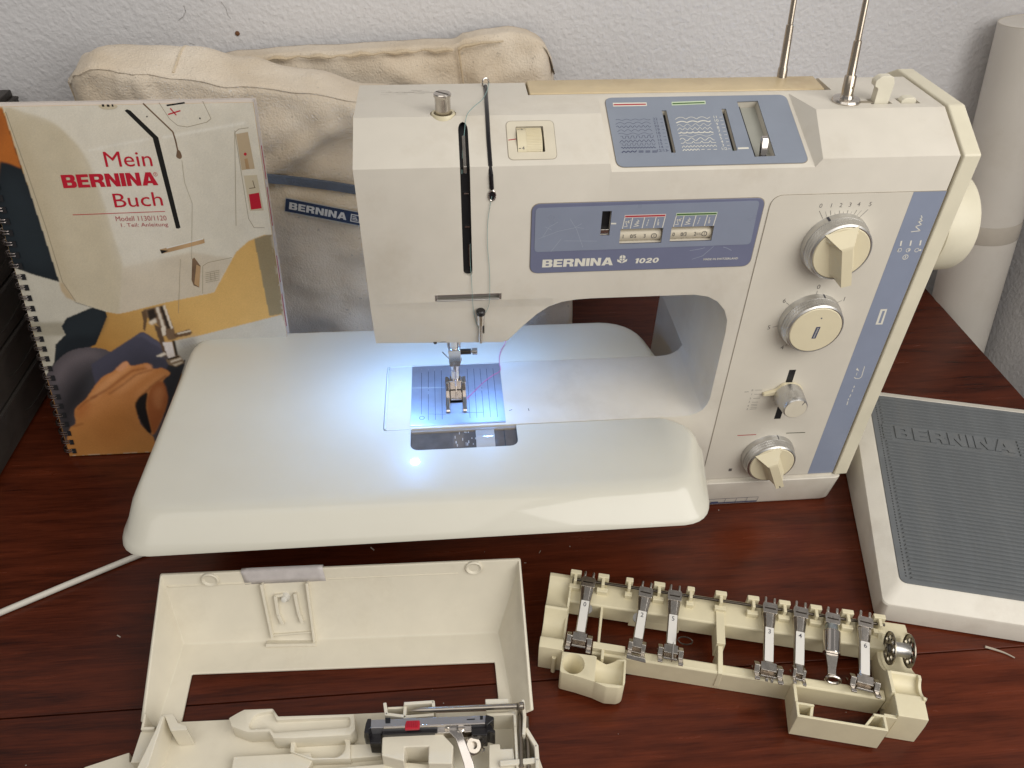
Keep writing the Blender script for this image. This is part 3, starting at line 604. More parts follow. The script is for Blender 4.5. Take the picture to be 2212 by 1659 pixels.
def dial(cx, cz, k, grip, mark, name="dial", emblem=False):
    M = FR(0) @ Matrix.Translation((cx, cz, 0))
    b = MB(); b.lathe([(21.6 * k, .3), (21.4 * k, .6), (20.9 * k, 4.9)], M, 96); b.lathe([(19.6 * k, 10.6), (19.5 * k, 11.2), (18.5 * k, 12.1), (18.0 * k, 12.0), (17.9 * k, 11.4)], M, 96, cap=True)
    n = 200; prof = [(20.75, 4.8), (20.35, 7.4), (19.9, 9.9), (19.6, 10.7)]
    d = b.build(name, satin_m, sm, angle=30)
    b = MB(); loops = [[((r * k + (.0 if i % 2 else -.55)) * cos(2 * pi * i / n), (r * k + (.0 if i % 2 else -.55)) * sin(2 * pi * i / n), h) for i in range(n)] for r, h in prof[:1]]
    loops = []
    for j in range(7):
        h = 4.8 + 5.9 * j / 6; r = (20.85 - 1.25 * j / 6) * k - (.12 if j % 2 else 0)
        loops.append([((r - (0 if (i + j) % 2 else .2)) * cos(2 * pi * i / n), (r - (0 if (i + j) % 2 else .2)) * sin(2 * pi * i / n), h) for i in range(n)])
    b.loft(loops, M); b.build("knurled_ring", satin_m, d, smooth=False)
    b = MB(); b.lathe([(18.0 * k, 9), (17.8 * k, 12.0), (17.3 * k, 12.5)], M, 64)
    if grip is not None:
        # scooped finger grip: heights over a polar grid, the rib runs down and past the rim
        R = M @ Matrix.Rotation(grip, 4, 'Z')
        ny, nx = 30, 24; g = []
        for j in range(ny + 1):
            y = 16.5 * k - (16.5 + 19.5) * k * j / ny; row = []
            half = 3.3 * k if y < 8 * k else 3.3 * k + (y - 8 * k) * .85
            fade = min(1, max(0, (16.5 * k - y) / (7.5 * k)))
            top = 12.3 + 8.6 * fade
            side = max(half + .2, (17.4 ** 2 * k * k - y * y) ** .5 if abs(y) < 17.2 * k else half + .2)
            for i in range(nx + 1):
                s = -1 + 2 * i / nx
                if abs(s) <= .34: x = s / .34 * half; h = top
                else:
                    q = (abs(s) - .34) / .66; fl = half + min(6.5 * k, max(.3, side - half))
                    x = math.copysign(half + (fl - half) * q, s); base = 11.8 if abs(y) < 17.2 * k else 6.0
                    h = base + (top - base) * (1 - q) ** 2.4
                row.append((x, y, h))
            g.append(row)
        vv = [p for r in g for p in r]; W = nx + 1
        ff = [(j * W + i, (j + 1) * W + i, (j + 1) * W + i + 1, j * W + i + 1) for j in range(ny) for i in range(nx)]
        nb = len(vv); vv += [(p[0] * .98, p[1], 5.5 if abs(p[1]) > 17.2 * k else 11.0) for p in g[-1]]
        ff += [(ny * W + i, nb + i, nb + i + 1, ny * W + i + 1) for i in range(nx)]
        b.add(vv, ff, R)
    c = b.build("pointer_knob" if grip is not None else "knob_cap", knob_m, d, angle=32)
    if grip is not None and mark[1]:
        b = MB(); R = M @ Matrix.Rotation(grip, 4, 'Z'); b.box(-.4, .4, -19.4 * k, -17.4 * k, 20.4, 21.0, R); b.build("pointer_mark", dark_ink, d, smooth=False)
    a = radians(mark[0]); b = MB(); wd = mark[2]
    R = M @ Matrix.Rotation(a, 4, 'Z'); b.add([(21.55 * k, -wd, .7), (21.55 * k, wd, .7), (21.05 * k, wd, 4.6), (21.05 * k, -wd, 4.6)], [(0, 1, 2, 3)], R); b.build("index_mark", dark_ink, d, smooth=False)
    if emblem:
        b = MB(); b.flat([rpoly([(-1.2, -6.6), (1.7, -6.6), (2.6, 3.0), (-.3, 3.0)], .1)], 12.6, M); b.flat([circle(1.3, 10.0, .55, 12)], 12.6, M); b.build("emblem_print", navy_ink, d, smooth=False)
        b = MB(); b.flat([[(-.1, -5.7), (.65, -5.7), (1.45, 2.1), (.7, 2.1)], [(.12, -5.4), (.46, -5.4), (1.2, 1.8), (.88, 1.8)]], 12.66, M); b.build("emblem_outline", white_ink, d, smooth=False)
    return d
dial(327.0, 244.6, 1.0, radians(15), (117, False, .75))
dial(326.6, 185.9, .99, None, (78, False, .5), emblem=True)
dial(327.2, 56.6, .97, radians(24), (80, True, .35))
# stitch length lever with its small knob
b = MB(); b.prism(rpoly([(308.5, 120.6), (318, 121.2), (322, 114), (333, 114), (337.5, 121), (337, 127), (330, 131), (322, 131), (317, 125), (309, 122.6)], [.4, 2, 4, 4, 4, 4, 4, 4, 4, .4]), .7, 3.6, F0); ll = b.build("length_lever", knob_m, sm, bevel=.6)
M = FR(0) @ Matrix.Translation((327.0, 121.3, 0))
b = MB(); b.lathe([(10.3, 3.5), (10.4, 5.0), (9.9, 9.6)], M, 60); b.lathe([(9.1, 16.2), (8.9, 18.4), (8.3, 19.3), (7.9, 19.3)], M, 60); sk = b.build("length_knob", satin_m, sm, angle=30)
b = MB(); n = 110; b.loft([[((r - (0 if i % 2 else .16)) * cos(2 * pi * i / n), (r - (0 if i % 2 else .16)) * sin(2 * pi * i / n), h) for i in range(n)] for r, h in ((9.95, 9.5), (9.55, 12.8), (9.15, 16.3))], M); b.build("knurled_ring", satin_m, sk, smooth=False)
b = MB(); b.lathe([(7.95, 18.6), (7.9, 19.5)], M, 48); b.build("knob_cap", mat("ivory_cap", (.64, .59, .48), .35), sk)
b = MB(); b.seg((3.6, 3.8), (5.2, 7.0), .55, 19.56, M); b.build("index_mark", dark_ink, sk, smooth=False)

# side cover, hand wheel, base, feet of the machine
profc = [(-1.2, 29.2), (-1.2, C2Z + .6), (C1Y - .2, TOPZ + 1.2), (97, TOPZ + 1.2), (152, 290), (157, 29.2)]
b = MB(); b.prism(profc, 389.4, 400.5, YZ); b.build("side_cover", trim_m, sm, bevel=1.2, seg=3, blim=20)
b = MB(); b.prism([(y + (1.5 if y < 50 else -1.5), z - (1.5 if z > 200 else 0)) for y, z in prof], 387.9, 389.5, YZ); b.build("cover_gap", mat("brown_gap", (.12, .08, .05), .6, var=0), sm, smooth=False)
b = MB(); HM = axis_frame((400.2, 38, 238), (430, 38, 238))
b.lathe([(20, 0), (20, 4), (32.0, 4.2), (33.4, 5.4), (33.8, 8), (33.4, 24), (32.0, 26.5), (28, 27.2), (26, 25), (10, 24)], HM, 72); b.build("hand_wheel", trim_m, sm, angle=30)
b = MB(); lo = rrect(36, 390, -1.0, 154, 6); hi = rrect(33.0, 395.5, -3.6, 156, 5)
b.loft([[(*p, 0) for p in lo], [(*p, 3.0) for p in rrect(34.4, 392.5, -2.6, 155, 5.5)], [(*p, 28.6) for p in hi]]); bs = b.build("base", body_m, sm, bevel=.9, seg=2)
# small maker's strip on the base front
zv = zoom(2100, 1000, 900, 2212)
def FB(x, y): p = AY(*zv(x, y), -3.35); return (p.x, p.z)
b = MB(); BM = FR(-3.15); pl_, pr_ = FB(-60, 1130), FB(300, 1120); zt, z0 = 9.4, 3.6; xl_, xr_ = pl_[0], pr_[0]
for t in (0.02, .35, .57, .78, 1.0): b.seg((xl_ + (xr_ - xl_) * t - .8, z0), (xl_ + (xr_ - xl_) * t, zt), .3, .3, BM)
b.seg((xl_, zt), (xr_, zt), .3, .3, BM); b.seg((xl_, z0 + .7), (xr_ - .8, z0 + .7), 1.4, .3, BM); b.seg((xl_ + 3, z0 + 2), (xl_ + 9, z0 + 2), 1.2, .3, BM); b.build("type_strip", navy_ink, bs, smooth=False)

# top: handle lid, spool pins, winder levers
b = MB(); b.prism([(64.6, TOPZ - 8), (64.6, TOPZ + .3), (84.6, TOPZ + 1.4), (89.5, TOPZ - 1), (89.5, TOPZ - 8)], 138.6, 326.5, YZ)
b.build("carrying_handle", beige_m, sm, bevel=.7)
def spool_pin(x, y, z, lean, ext):
    a = Vector((x, y, z)); d = Vector((0, sin(lean), cos(lean)))
    b = MB(); b.lathe([(3.1, 0), (3.1, 8), (2.6, 9.6), (2.45, 26), (2.35, 34), (1.75, 34.4), (1.6, 150)], axis_frame(a, a + d), 20)
    o = b.build("spool_pin", mat("pin_metal", (.50, .43, .35), .25, 1.0, var=.05), sm); return o, a, d
o, a, d = spool_pin(330.8, 42.8, TOPZ, radians(10.5), 0)
b = MB(); b.lathe([(8.4, 0), (8.6, .8), (8.0, 2.0), (4.2, 2.4), (3.6, 4.2)], Matrix.Translation((330.8, 42.8, TOPZ)), 40); b.build("pin_base", steel_m, o)
b = MB(); q = a + d * 9.5; b.lathe([(3.5, 0), (3.5, 12), (3.1, 12.6)], axis_frame(a + d * 2.5, a + d * 10), 24); b.cyl(a + d * 9 + Vector((1.4, -3.8, 0)), a + d * 9 + Vector((.6, -2, 0)), .8, .8, 10); b.build("pin_sleeve", mat("pin_metal", (1, 1, 1)), o)
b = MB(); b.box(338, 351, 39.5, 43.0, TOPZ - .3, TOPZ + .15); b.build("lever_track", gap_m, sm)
spool_pin(305.2, 84, TOPZ - 2, radians(10.2), 0)
b = MB(); b.prism(rpoly([(-4, -9), (4.4, -9), (4.8, 11.5), (3.0, 15.8), (-4.5, 15.8), (-7.4, 13.0), (-7.0, 9.8), (-4.6, 8.8)], [.4, .4, 2.2, 2.5, 3, 2, 1.2, 1.5]), -2.8, 2.8, FR(42) @ Matrix.Translation((351.6, TOPZ, 0)))
b.build("winder_lever", mat("lever_ivory", (.70, .66, .54), .35), sm, bevel=.9, seg=3)
b = MB(); b.loft([[(x0, 39.4, z), (x1, 39.4, z), (x1, 44.8, z), (x0, 44.8, z)] for x0, x1, z in ((364.4, 374.2, TOPZ - 9), (364.6, 374.0, TOPZ + .6), (366, 373.2, TOPZ + 2.2), (368.5, 372.3, TOPZ + 2.8))]); b.build("winder_button", mat("lever_ivory", (1, 1, 1)), sm, bevel=.5)
b = MB()
for x0, x1 in ((345, 358), (363.5, 376)): b.box(x0 + .1, x1 - .1, 37.6, 46.4, TOPZ - 9.8, TOPZ - 6)
b.build("lever_well", black_m, sm)

# free arm with stitch plate
b = MB(); b.prism(rpoly([(32.5, .2), (300, .2), (300, 72.2), (32.5, 72.2)], [3, 0, 0, 3]), 29, 101.35, None); fa = b.build("free_arm", table_m, sm, bevel=.8)
b = MB(); b.tube([(52, -.15, 101.2), (34, -.15, 101.2), (32.2, 1.5, 101.2), (32.0, 71, 101.2), (33.6, 72.5, 101.2), (52, 72.5, 101.2)], .62, 6); b.build("arm_end_rim", mat("pale_rim", (.68, .70, .66), .3), sm)
for x, y in ((125.2, 15.3), (138.7, 14.9)):
    b = MB(); b.lathe([(1.9, 0), (1.9, .14), (1.5, .2)], TP(101.35) @ Matrix.Translation((x, y, 0)), 16); sc = b.build("screw", satin_m, fa)
    b = MB(); b.box(-1.4, 1.4, -.25, .25, .18, .26, TP(101.35) @ Matrix.Translation((x, y, 0)) @ Matrix.Rotation(.5 if x < 130 else 1.7, 4, 'Z')); b.build("screw_slot", dkmetal_m, sc)
b = MB(); b.lathe([(1.7, 0), (1.7, .12)], TP(101.35) @ Matrix.Translation((227.1, 29.7, 0)), 16); b.build("bed_hole", dkmetal_m, fa)
b = MB(); sec = [(71.4, 101.4), (71.4, 102.1)] + [(3.6 - 3.4 * sin(radians(a)), 98.7 + 3.4 * cos(radians(a))) for a in range(0, 91, 15)] + [(.2, 94), (.9, 94)] + [(3.6 - 2.7 * sin(radians(a)), 98.7 + 2.7 * cos(radians(a))) for a in range(90, -1, -15)]
b.prism(sec, 51.0, 120.6, YZ); sp = b.build("stitch_plate", plate_m, sm, angle=50)
zs = zoom(1200, 950, 400, 1659)
def PLT(x, y): p = AZ(*zs(x, y), 102.14); return (p.x, p.y)
b = MB(); b.k = 0
for a, c in (((145, 590), (145, 1095)), ((228, 575), (228, 770)), ((228, 850), (228, 1165)), ((303, 570), (315, 1160)), ((385, 560), (398, 1155)), ((698, 540), (735, 1140)), ((778, 540), (818, 1138)), ((855, 540), (872, 730)), ((877, 805), (903, 1135)), ((932, 540), (985, 1130)), ((1012, 535), (1070, 1130)), ((700, 1073), (895, 1070)), ((235, 1090), (440, 1095))):
    b.seg(PLT(*a), PLT(*c), .30 if a[0] != 235 else .2, .03, TP(102.12))
for c, t in (((230, 800), "2"), ((877, 772), "2")): q = PLT(*c); b.text(t, q[0], q[1], 2.2, .03, TP(102.12))
q = PLT(150, 1138); b.flat([circle(q[0], q[1], 2.0, 20), circle(q[0], q[1], 1.6, 20)], .03, TP(102.12))
b.build("guide_lines", mat("engraved_line", (.03, .035, .06), .5, var=0), sp, smooth=False)
b = MB(); b.seg(PLT(30, 775), PLT(420, 768), .3, .03, TP(102.12))
for x in (148, 228, 303, 385): q = PLT(x, 550); b.text("5", q[0], q[1], 1.5, .03, TP(102.12))
b.build("plate_marks", white_ink, sp, smooth=False)
b = MB(); b.box(79, 90.5, 26, 40, 102.1, 102.22); b.build("needle_hole", dkmetal_m, sp)
# needle bar, clamp screw, needle, presser bar, lamp
b = MB(); b.cyl((85.2, 34, 128), (85.2, 34, 190), 3.3); b.build("needle_bar", chrome_m, sm)
b = MB(); b.prism(rpoly([(81.3, 133.5), (88.9, 133.5), (89.6, 137), (89.6, 148.5), (80.8, 148.5), (80.8, 138)], .8), -3.5, 4, FR(34)); nc = b.build("needle_clamp", chrome_m, sm, bevel=.4)
b = MB(); b.cyl((89, 34, 144.2), (97.3, 33.6, 144.4), 2.15); b.build("clamp_screw", dkmetal_m, nc); b = MB(); b.cyl((97.2, 33.6, 144.4), (98.4, 33.6, 144.4), 1.1); b.lathe([(2.4, 0), (2.6, .8), (2.6, 3.2), (2.2, 3.7)], axis_frame((98.2, 33.6, 144.4), (104, 33.4, 144.5)), 18); b.build("screw_head", steel_m, nc)
b = MB(); b.tube([(76.4, 33, 145.5), (79, 32, 142.5), (82.5, 31, 138.5), (85, 30.5, 136.6), (88.5, 31, 137.6)], .42, 6); b.build("thread_hook", steel_m, nc)
b = MB(); b.cyl((85.2, 34, 136), (85.2, 34, 112), .75, .7); b.cyl((85.2, 34, 112), (85.2, 34, 104.5), .7, .12); b.build("needle", chrome_m, sm)
b = MB(); b.cyl((84.9, 46, 138), (84.9, 46, 190), 3.0); b.build("presser_bar", steel_m, sm)
b = MB(); b.tube([(72.8, 3.2, 176.9), (78, 2.6, 177.5), (88, 2.6, 177.9), (102.3, 3.2, 177.7)], .35, 6); b.lathe([(1.2, -.6), (1.3, .6)], Matrix.Translation((72.8, 3.0, 176.9)), 10); b.lathe([(1.2, -.6), (1.3, .6)], Matrix.Translation((102.3, 3.0, 177.7)), 10); b.build("wire_catch", dkmetal_m, sm)
led = mat("lit_lamp", (.9, .95, 1), .4, var=0, emit=(.20, .45, 1.0), estr=960); led2 = mat("lit_lamp_weak", (.9, .95, 1), .4, var=0, emit=(.20, .45, 1.0), estr=520)
for lx, ly, lm in ((48.5, 36, led), (110.5, 59.5, led2)):
    b = MB(); b.lathe([(5.0, 0), (5.0, 5.0)], Matrix.Translation((lx, ly, 173)), 24, cap=False); so = b.build("lamp_socket", satin_m, sm)
    b = MB(); b.lathe([(.1, -.9), (2.2, -.7), (3.4, 0), (3.6, .4)], Matrix.Translation((lx, ly, 173.6)), 20); b.build("lamp", lm, so)
# rubbed grey marks along the top of the head
b = MB(); HT = TP(TOPZ + .03); rr = random.Random(5)
for i in range(26):
    x = rr.uniform(46, 84); y = rr.choice((68.5, 70.5, 72, 74.5)) + rr.uniform(-.4, .4); b.seg((x, y), (x + rr.uniform(1.5, 8), y + rr.uniform(-.3, .3)), rr.uniform(.15, .35), 0, HT)
o = b.build("rubbed_marks", mat("rub_mark", (.40, .36, .31), .5, var=0), arm, smooth=False); o['kind'] = 'stuff'

# ------------------------------------------------------------------ slide-on sewing table
tb = thing("extension_table", "large pale slide-on sewing table lit blue white under the needle", "sewing table", (60, 14, 60))
def table_loop(dl, df, db, dr, z, rs):
    # clockwise corners of the U that wraps the free arm
    P = [(-137.5 + dl, -87.5 + df), (253.5 - dr, -87 + df), (267.0 - dr, -12 - dr * .35), (250 - dr * .7, -1.0), (31.2, -1.0), (31.2, 73.3), (256.5 - dr * .8, 73.3), (246 - dr, 129 - db), (-136.0 + dl, 131.5 - db)]
    return [(*p, z) for p in rpoly(P, [22 + rs, 22 + rs, 17, 22, 2.5, 2.5, 4, 34, 22], 6)]
b = MB()
b.loft([table_loop(4.0, 6.0, 3.0, 4.0, 80.5, 0), table_loop(.8, 1.0, .8, .8, 81.4, 0), table_loop(0, 0, 0, 0, 82.8, 0), table_loop(.4, .7, .4, .4, 84.6, 0), table_loop(1.6, 2.6, 1.4, 1.8, 86.6, 0), table_loop(3.2, 5.5, 2.4, 3.6, 89.2, 0),
        table_loop(5.6, 15.5, 4.0, 7.0, 97.6, 0), table_loop(7.2, 19.5, 5.0, 9.0, 99.8, 0), table_loop(8.8, 23.0, 6.2, 11.0, 101.0, 0), table_loop(10.6, 27.0, 7.6, 13.0, 101.48, 0), table_loop(13, 30.5, 9.5, 15.5, 101.6, 0)])
tt = b.build("table_top", table_m, tb, smooth=False, weld=True)
kw = MB(); kw.prism(rrect(51.2, 127.9, -22.3, 3, [6, 6, 0, 0]), 60, 120)
cut(tt, kw); finish(tt, 0, angle=30)
# clear window plate over the bobbin door
win_m = mat("smoky_clear_plastic", (0.105, 0.09, 0.08), 0.07, var=.15, vscale=120, spec=.6, coat=.5)
b = MB(); b.prism(rrect(51.3, 127.8, -22.2, -.3, [6, 6, 0, 0]), 94.5, 99.6); wn = b.build("bobbin_window", win_m, tb, bevel=.5)
b = MB(); b.prism([(-1.0, 99.6), (-1.0, 100.8), (-3.2, 100.8), (-3.4, 99.6)], 51.6, 127.5, YZ); b.build("window_rail", mat("clear_edge", (.30, .27, .24), .15, var=.1), wn)
b = MB(); pf = [(-1.2, 99.6)] + [(-1.2 - 20 * t, 99.7 + 1.5 * sin(pi * t) + .4 * sin(pi * 3 * t) ** 2) for t in [i / 12 for i in range(1, 13)]] + [(-21.2, 99.6)]
b.prism(pf, 98.0, 111.5, YZ); b.build("clear_catch", mat("clear_catch_plastic", (.42, .42, .42), .06, var=.1, coat=1.0), wn, angle=60)
b = MB(); b.box(118.5, 119.0, -22, -.5, 99.5, 99.75); b.build("plate_seam", black_m, wn, smooth=False)
rr = random.Random(3); b = MB()
for i in range(16): x = rr.uniform(78, 98); y = rr.uniform(-19, -3); b.box(x, x + rr.uniform(.4, .9), y, y + rr.uniform(1, 4), 99.55, 99.68)
o = b.build("lint_specks", mat("lint", (.35, .33, .31), .6), wn, smooth=False); o['kind'] = 'stuff'

# ------------------------------------------------------------------ pedal
PDA = radians(-15.2)
pd = thing("foot_pedal", "white foot pedal with a ribbed grey rubber pad right of the machine", "foot pedal", (379.5, -117.5, 0), PDA, local=True)
PI_ = (Matrix.Translation(Vector((379.5, -117.5, 0))) @ Matrix.Rotation(PDA, 4, 'Z')).inverted()
PW, PLn = 182.0, 208.0
def ptop(y): return 21.5 + 26.5 * (y / PLn)
pdl_m = mat("pedal_white_plastic", (0.70, 0.665, 0.59), 0.42, var=.03, bump=.08, bscale=900, dirt=(.4, .34, .26), dirt_amt=.25, dirt_scale=25)
pad_m = mat("grey_ribbed_rubber", (0.130, 0.139, 0.146), 0.55, var=.08, vscale=90, dirt=(.2, .19, .17), dirt_amt=.4, dirt_scale=40)
def pl_loop(i, dz, z=None, r=5):
    P = [(i, i * 1.0), (PW - i, i * 1.0), (PW - i, PLn - i), (i, PLn - i)]
    return [(x, y, (ptop(y) + dz) if z is None else z) for x, y in rpoly(P, r, 5)]
b = MB(); b.loft([pl_loop(3.0, 0, 0, 6), pl_loop(.8, 0, 2.0, 7), pl_loop(0, -1.6), pl_loop(.5, -.4), pl_loop(1.6, .2)] + [[(x, y, ptop(y) + 4.6) for x, y in rpoly([(10.8, 14), (PW - 10.8, 14), (PW - 10.8, PLn - 9), (10.8, PLn - 9)], 5, 5)], [(x, y, ptop(y) + 4.9) for x, y in rpoly([(11.6, 15), (PW - 11.6, 15), (PW - 11.6, PLn - 9.6), (11.6, PLn - 9.6)], 4, 5)]])
b.build("pedal_body", pdl_m, pd, angle=25)
PT = plane_frame(Vector((0, 0, 21.5)), (1, 0, 0), Vector((0, PLn, 26.5)))
sl = hypot(PLn, 26.5) / PLn
b = MB(); b.prism(rrect(12.2, PW - 12.2, 16.0 * sl, (PLn - 10.2) * sl, 5), 2, 5.6, PT); pad = b.build("rubber_pad", pad_m, pd, bevel=.5)
ip = PT.inverted() @ PI_
def PP(u, v):
    n = (PI_.inverted() @ PT).to_3x3() @ Vector((0, 0, 1)); o_ = (PI_.inverted() @ PT) @ Vector((0, 0, 5.6)); q = ip @ hit(u, v, n, n.dot(o_)); return (q.x, q.y)
rib = MB(); y = 21.0 * sl; ribs = []
rib.add([(19.0, -1.0, 0), (PW - 19.0, -1.0, 0), (PW - 20.5, 1.0, 0), (20.5, 1.0, 0), (20.5, -.45, 1.4), (PW - 20.5, -.45, 1.4), (PW - 20.5, .45, 1.4), (20.5, .45, 1.4)], [(0, 1, 5, 4), (2, 3, 7, 6), (4, 5, 6, 7), (1, 2, 6, 5), (3, 0, 4, 7)])
proto = rib.build("rib", pad_m, pad, smooth=False)
zb8 = zoom(2400, 1100, 600, 1171)
lc = [PP(*zb8(*q)) for q in ((420, 290), (1120, 365), (1110, 445), (428, 372))]
ly0, ly1 = min(p[1] for p in lc), max(p[1] for p in lc); lx0 = min(p[0] for p in lc)
ys = [20.5 * sl + 3.42 * i for i in range(52)]
short = None
k = 0
for yy in ys:
    if ly0 + 1 < yy < ly1 - .5:
        for xa, xb in ((19.0, lx0 - 1.5), (lx0 + 98, PW - 19)):
            q = MB(); q.add([(xa, -1.0, 0), (xb, -1.0, 0), (xb, 1.0, 0), (xa, 1.0, 0), (xa, -.45, 1.4), (xb, -.45, 1.4), (xb, .45, 1.4), (xa, .45, 1.4)], [(0, 1, 5, 4), (2, 3, 7, 6), (4, 5, 6, 7), (1, 2, 6, 5), (3, 0, 4, 7)])
            o = q.build("rib", pad_m, pad, smooth=False); o.matrix_local = Matrix.Translation(Vector(PT @ Vector((0, yy, 5.6))) * S) @ PT.to_3x3().to_4x4()
        continue
    o = proto if k == 0 else proto.copy()
    if k: COL.objects.link(o); o.parent = pad
    o.matrix_local = Matrix.Translation(Vector(PT @ Vector((0, yy, 5.6))) * S) @ PT.to_3x3().to_4x4(); k += 1
b = MB()
for i in range(72): b.box(16.4, 17.3, 21 * sl + 2.5 * i, 21 * sl + 2.5 * i + 1.2, 5.55, 5.66, PT)
o = b.build("edge_perforation", mat("dark_rubber", (.03, .03, .03), .7, var=0), pad, smooth=False); o['kind'] = 'stuff'
v, f, Wd = block_word("BERNINA", 1, 1, .07); sx = 92 / Wd
v2, f2 = solidify_flat([(p[0] * sx + lx0 + 48, p[1] * 13.0 + (ly0 + ly1) / 2, 0) for p in v], f, .9)
b = MB(); b.add([(p[0], p[1], p[2] + 5.55) for p in v2], f2, PT); b.build("raised_name", pad_m, pad, smooth=False)

# ------------------------------------------------------------------ spiral bound manual
BT = radians(15.0); BN = Vector((0, cos(BT), -sin(BT))); BO = Vector((-254.5, 92.4, 1.2))
BF = plane_frame(BO, (1, 0, 0), (0, sin(BT), cos(BT)))            # u right, v up the page, w towards the viewer
bk = thing("instruction_manual", "ring bound instruction manual with red title leaning upright", "book", (-155, 110, 0))
def BK(u, v, w=0.0):
    n = -BN; o_ = BF @ Vector((0, 0, w)); q = BF.inverted() @ hit(u, v, n, n.dot(o_)); return (q.x, q.y)
zA = zoom(0, 250, 900, 2212); zB = zoom(0, 700, 900, 2212)
A_ = lambda x, y: BK(*zA(x, y)); B_ = lambda x, y: BK(*zB(x, y))
BW, BH = 200.5, 288.5
paper_m = mat("page_paper", (.66, .60, .55), .7, var=.04)
b = MB(); b.box(8, BW - .2, .5, BH + 2.0, -9.0, -.6, BF); b.build("pages", paper_m, bk, bevel=.2, seg=1)
b = MB()
for i, (v0, hh) in enumerate(((30, 26), (70, 24), (112, 28), (150, 22), (196, 30), (232, 25))): b.box(BW - .3, BW + .15, v0, v0 + hh, -2.6 - .9 * i, -1.6 - .9 * i, BF)
o = b.build("register_marks", mat("red_page_edge", (.42, .03, .05), .6, var=0), bk, smooth=False); o['kind'] = 'stuff'
b = MB(); b.box(6, BW + .3, .2, BH + 2.2, -10.2, -9.3, BF); b.build("back_cover", paper_m, bk)
pc = {n: mat("print_" + n, c, .38, var=v, vscale=40, spec=.3) for n, c, v in (("cream", (.64, .59, .49), .02), ("cream_side", (.53, .46, .33), .02), ("cream_low", (.56, .48, .36), .02), ("orange", (.36, .10, .015), .1), ("ochre", (.60, .375, .125), .06), ("ochre_deep", (.44, .225, .055), .2), ("ochre_mid", (.555, .335, .105), .1), ("flap", (.064, .062, .088), .2), ("dome", (.105, .090, .098), .25), ("dome_shade", (.05, .048, .052), .3),
      ("navy", (.010, .014, .018), .3), ("slate", (.075, .068, .075), .35), ("blue_cloth", (.055, .058, .085), .3), ("slate_dark", (.03, .032, .036), .25), ("skin", (.46, .19, .055), .12), ("skin_dark", (.32, .10, .028), .15), ("skin_mid", (.40, .155, .04), .15), ("skin_light", (.54, .25, .10), .08), ("olive", (.25, .20, .11), .03),
      ("grey_cloth", (.50, .47, .40), .02), ("grey_shade", (.33, .30, .22), .05), ("black", (.012, .011, .01), 0), ("red", (.45, .012, .03), .03), ("rose", (.40, .10, .11), 0), ("line", (.33, .28, .2), 0), ("bronze", (.16, .10, .06), .4), ("brass", (.42, .27, .14), .2), ("white", (.70, .68, .62), 0), ("beige", (.45, .35, .23), .03))}
b = MB(); b.prism([(0, 0), (BW, 0), (BW, BH), (0, BH)], -.6, 0, BF); cv = b.build("front_cover", pc["ochre"], bk)
Lyr = [2]
def ink(name, loops, matn, lift=None):
    Lyr[0] += 1; b = MB(); b.flat(loops, .03 + .012 * Lyr[0], BF); return b.build(name, pc[matn], cv, smooth=False)
def inks(name, strokes, wd, matn):
    Lyr[0] += 1; b = MB()
    for s in strokes: b.path(s, wd, .03 + .012 * Lyr[0], BF)
    return b.build(name, pc[matn], cv, smooth=False)
def clampb(p): return (min(max(p[0], .15), BW - .15), min(max(p[1], .15), BH - .15))
def sm_(pts, n=4):                                                      # smooth closed outline
    k = len(pts); out = []
    for i in range(k):
        p0, p1, p2, p3 = (Vector(pts[(i + j) % k]) for j in (-1, 0, 1, 2))
        for t in [j / n for j in range(n)]: out.append(clampb(.5 * ((2 * p1) + (p2 - p0) * t + (2 * p0 - 5 * p1 + 4 * p2 - p3) * t * t + (3 * p1 - p0 - 3 * p2 + p3) * t ** 3)))
    return out
E_ = lambda *pts: [clampb(p) for p in pts]
TL, TR, BL, BR = (0.1, BH - .1), (BW - .1, BH - .1), (.1, .1), (BW - .1, .1)
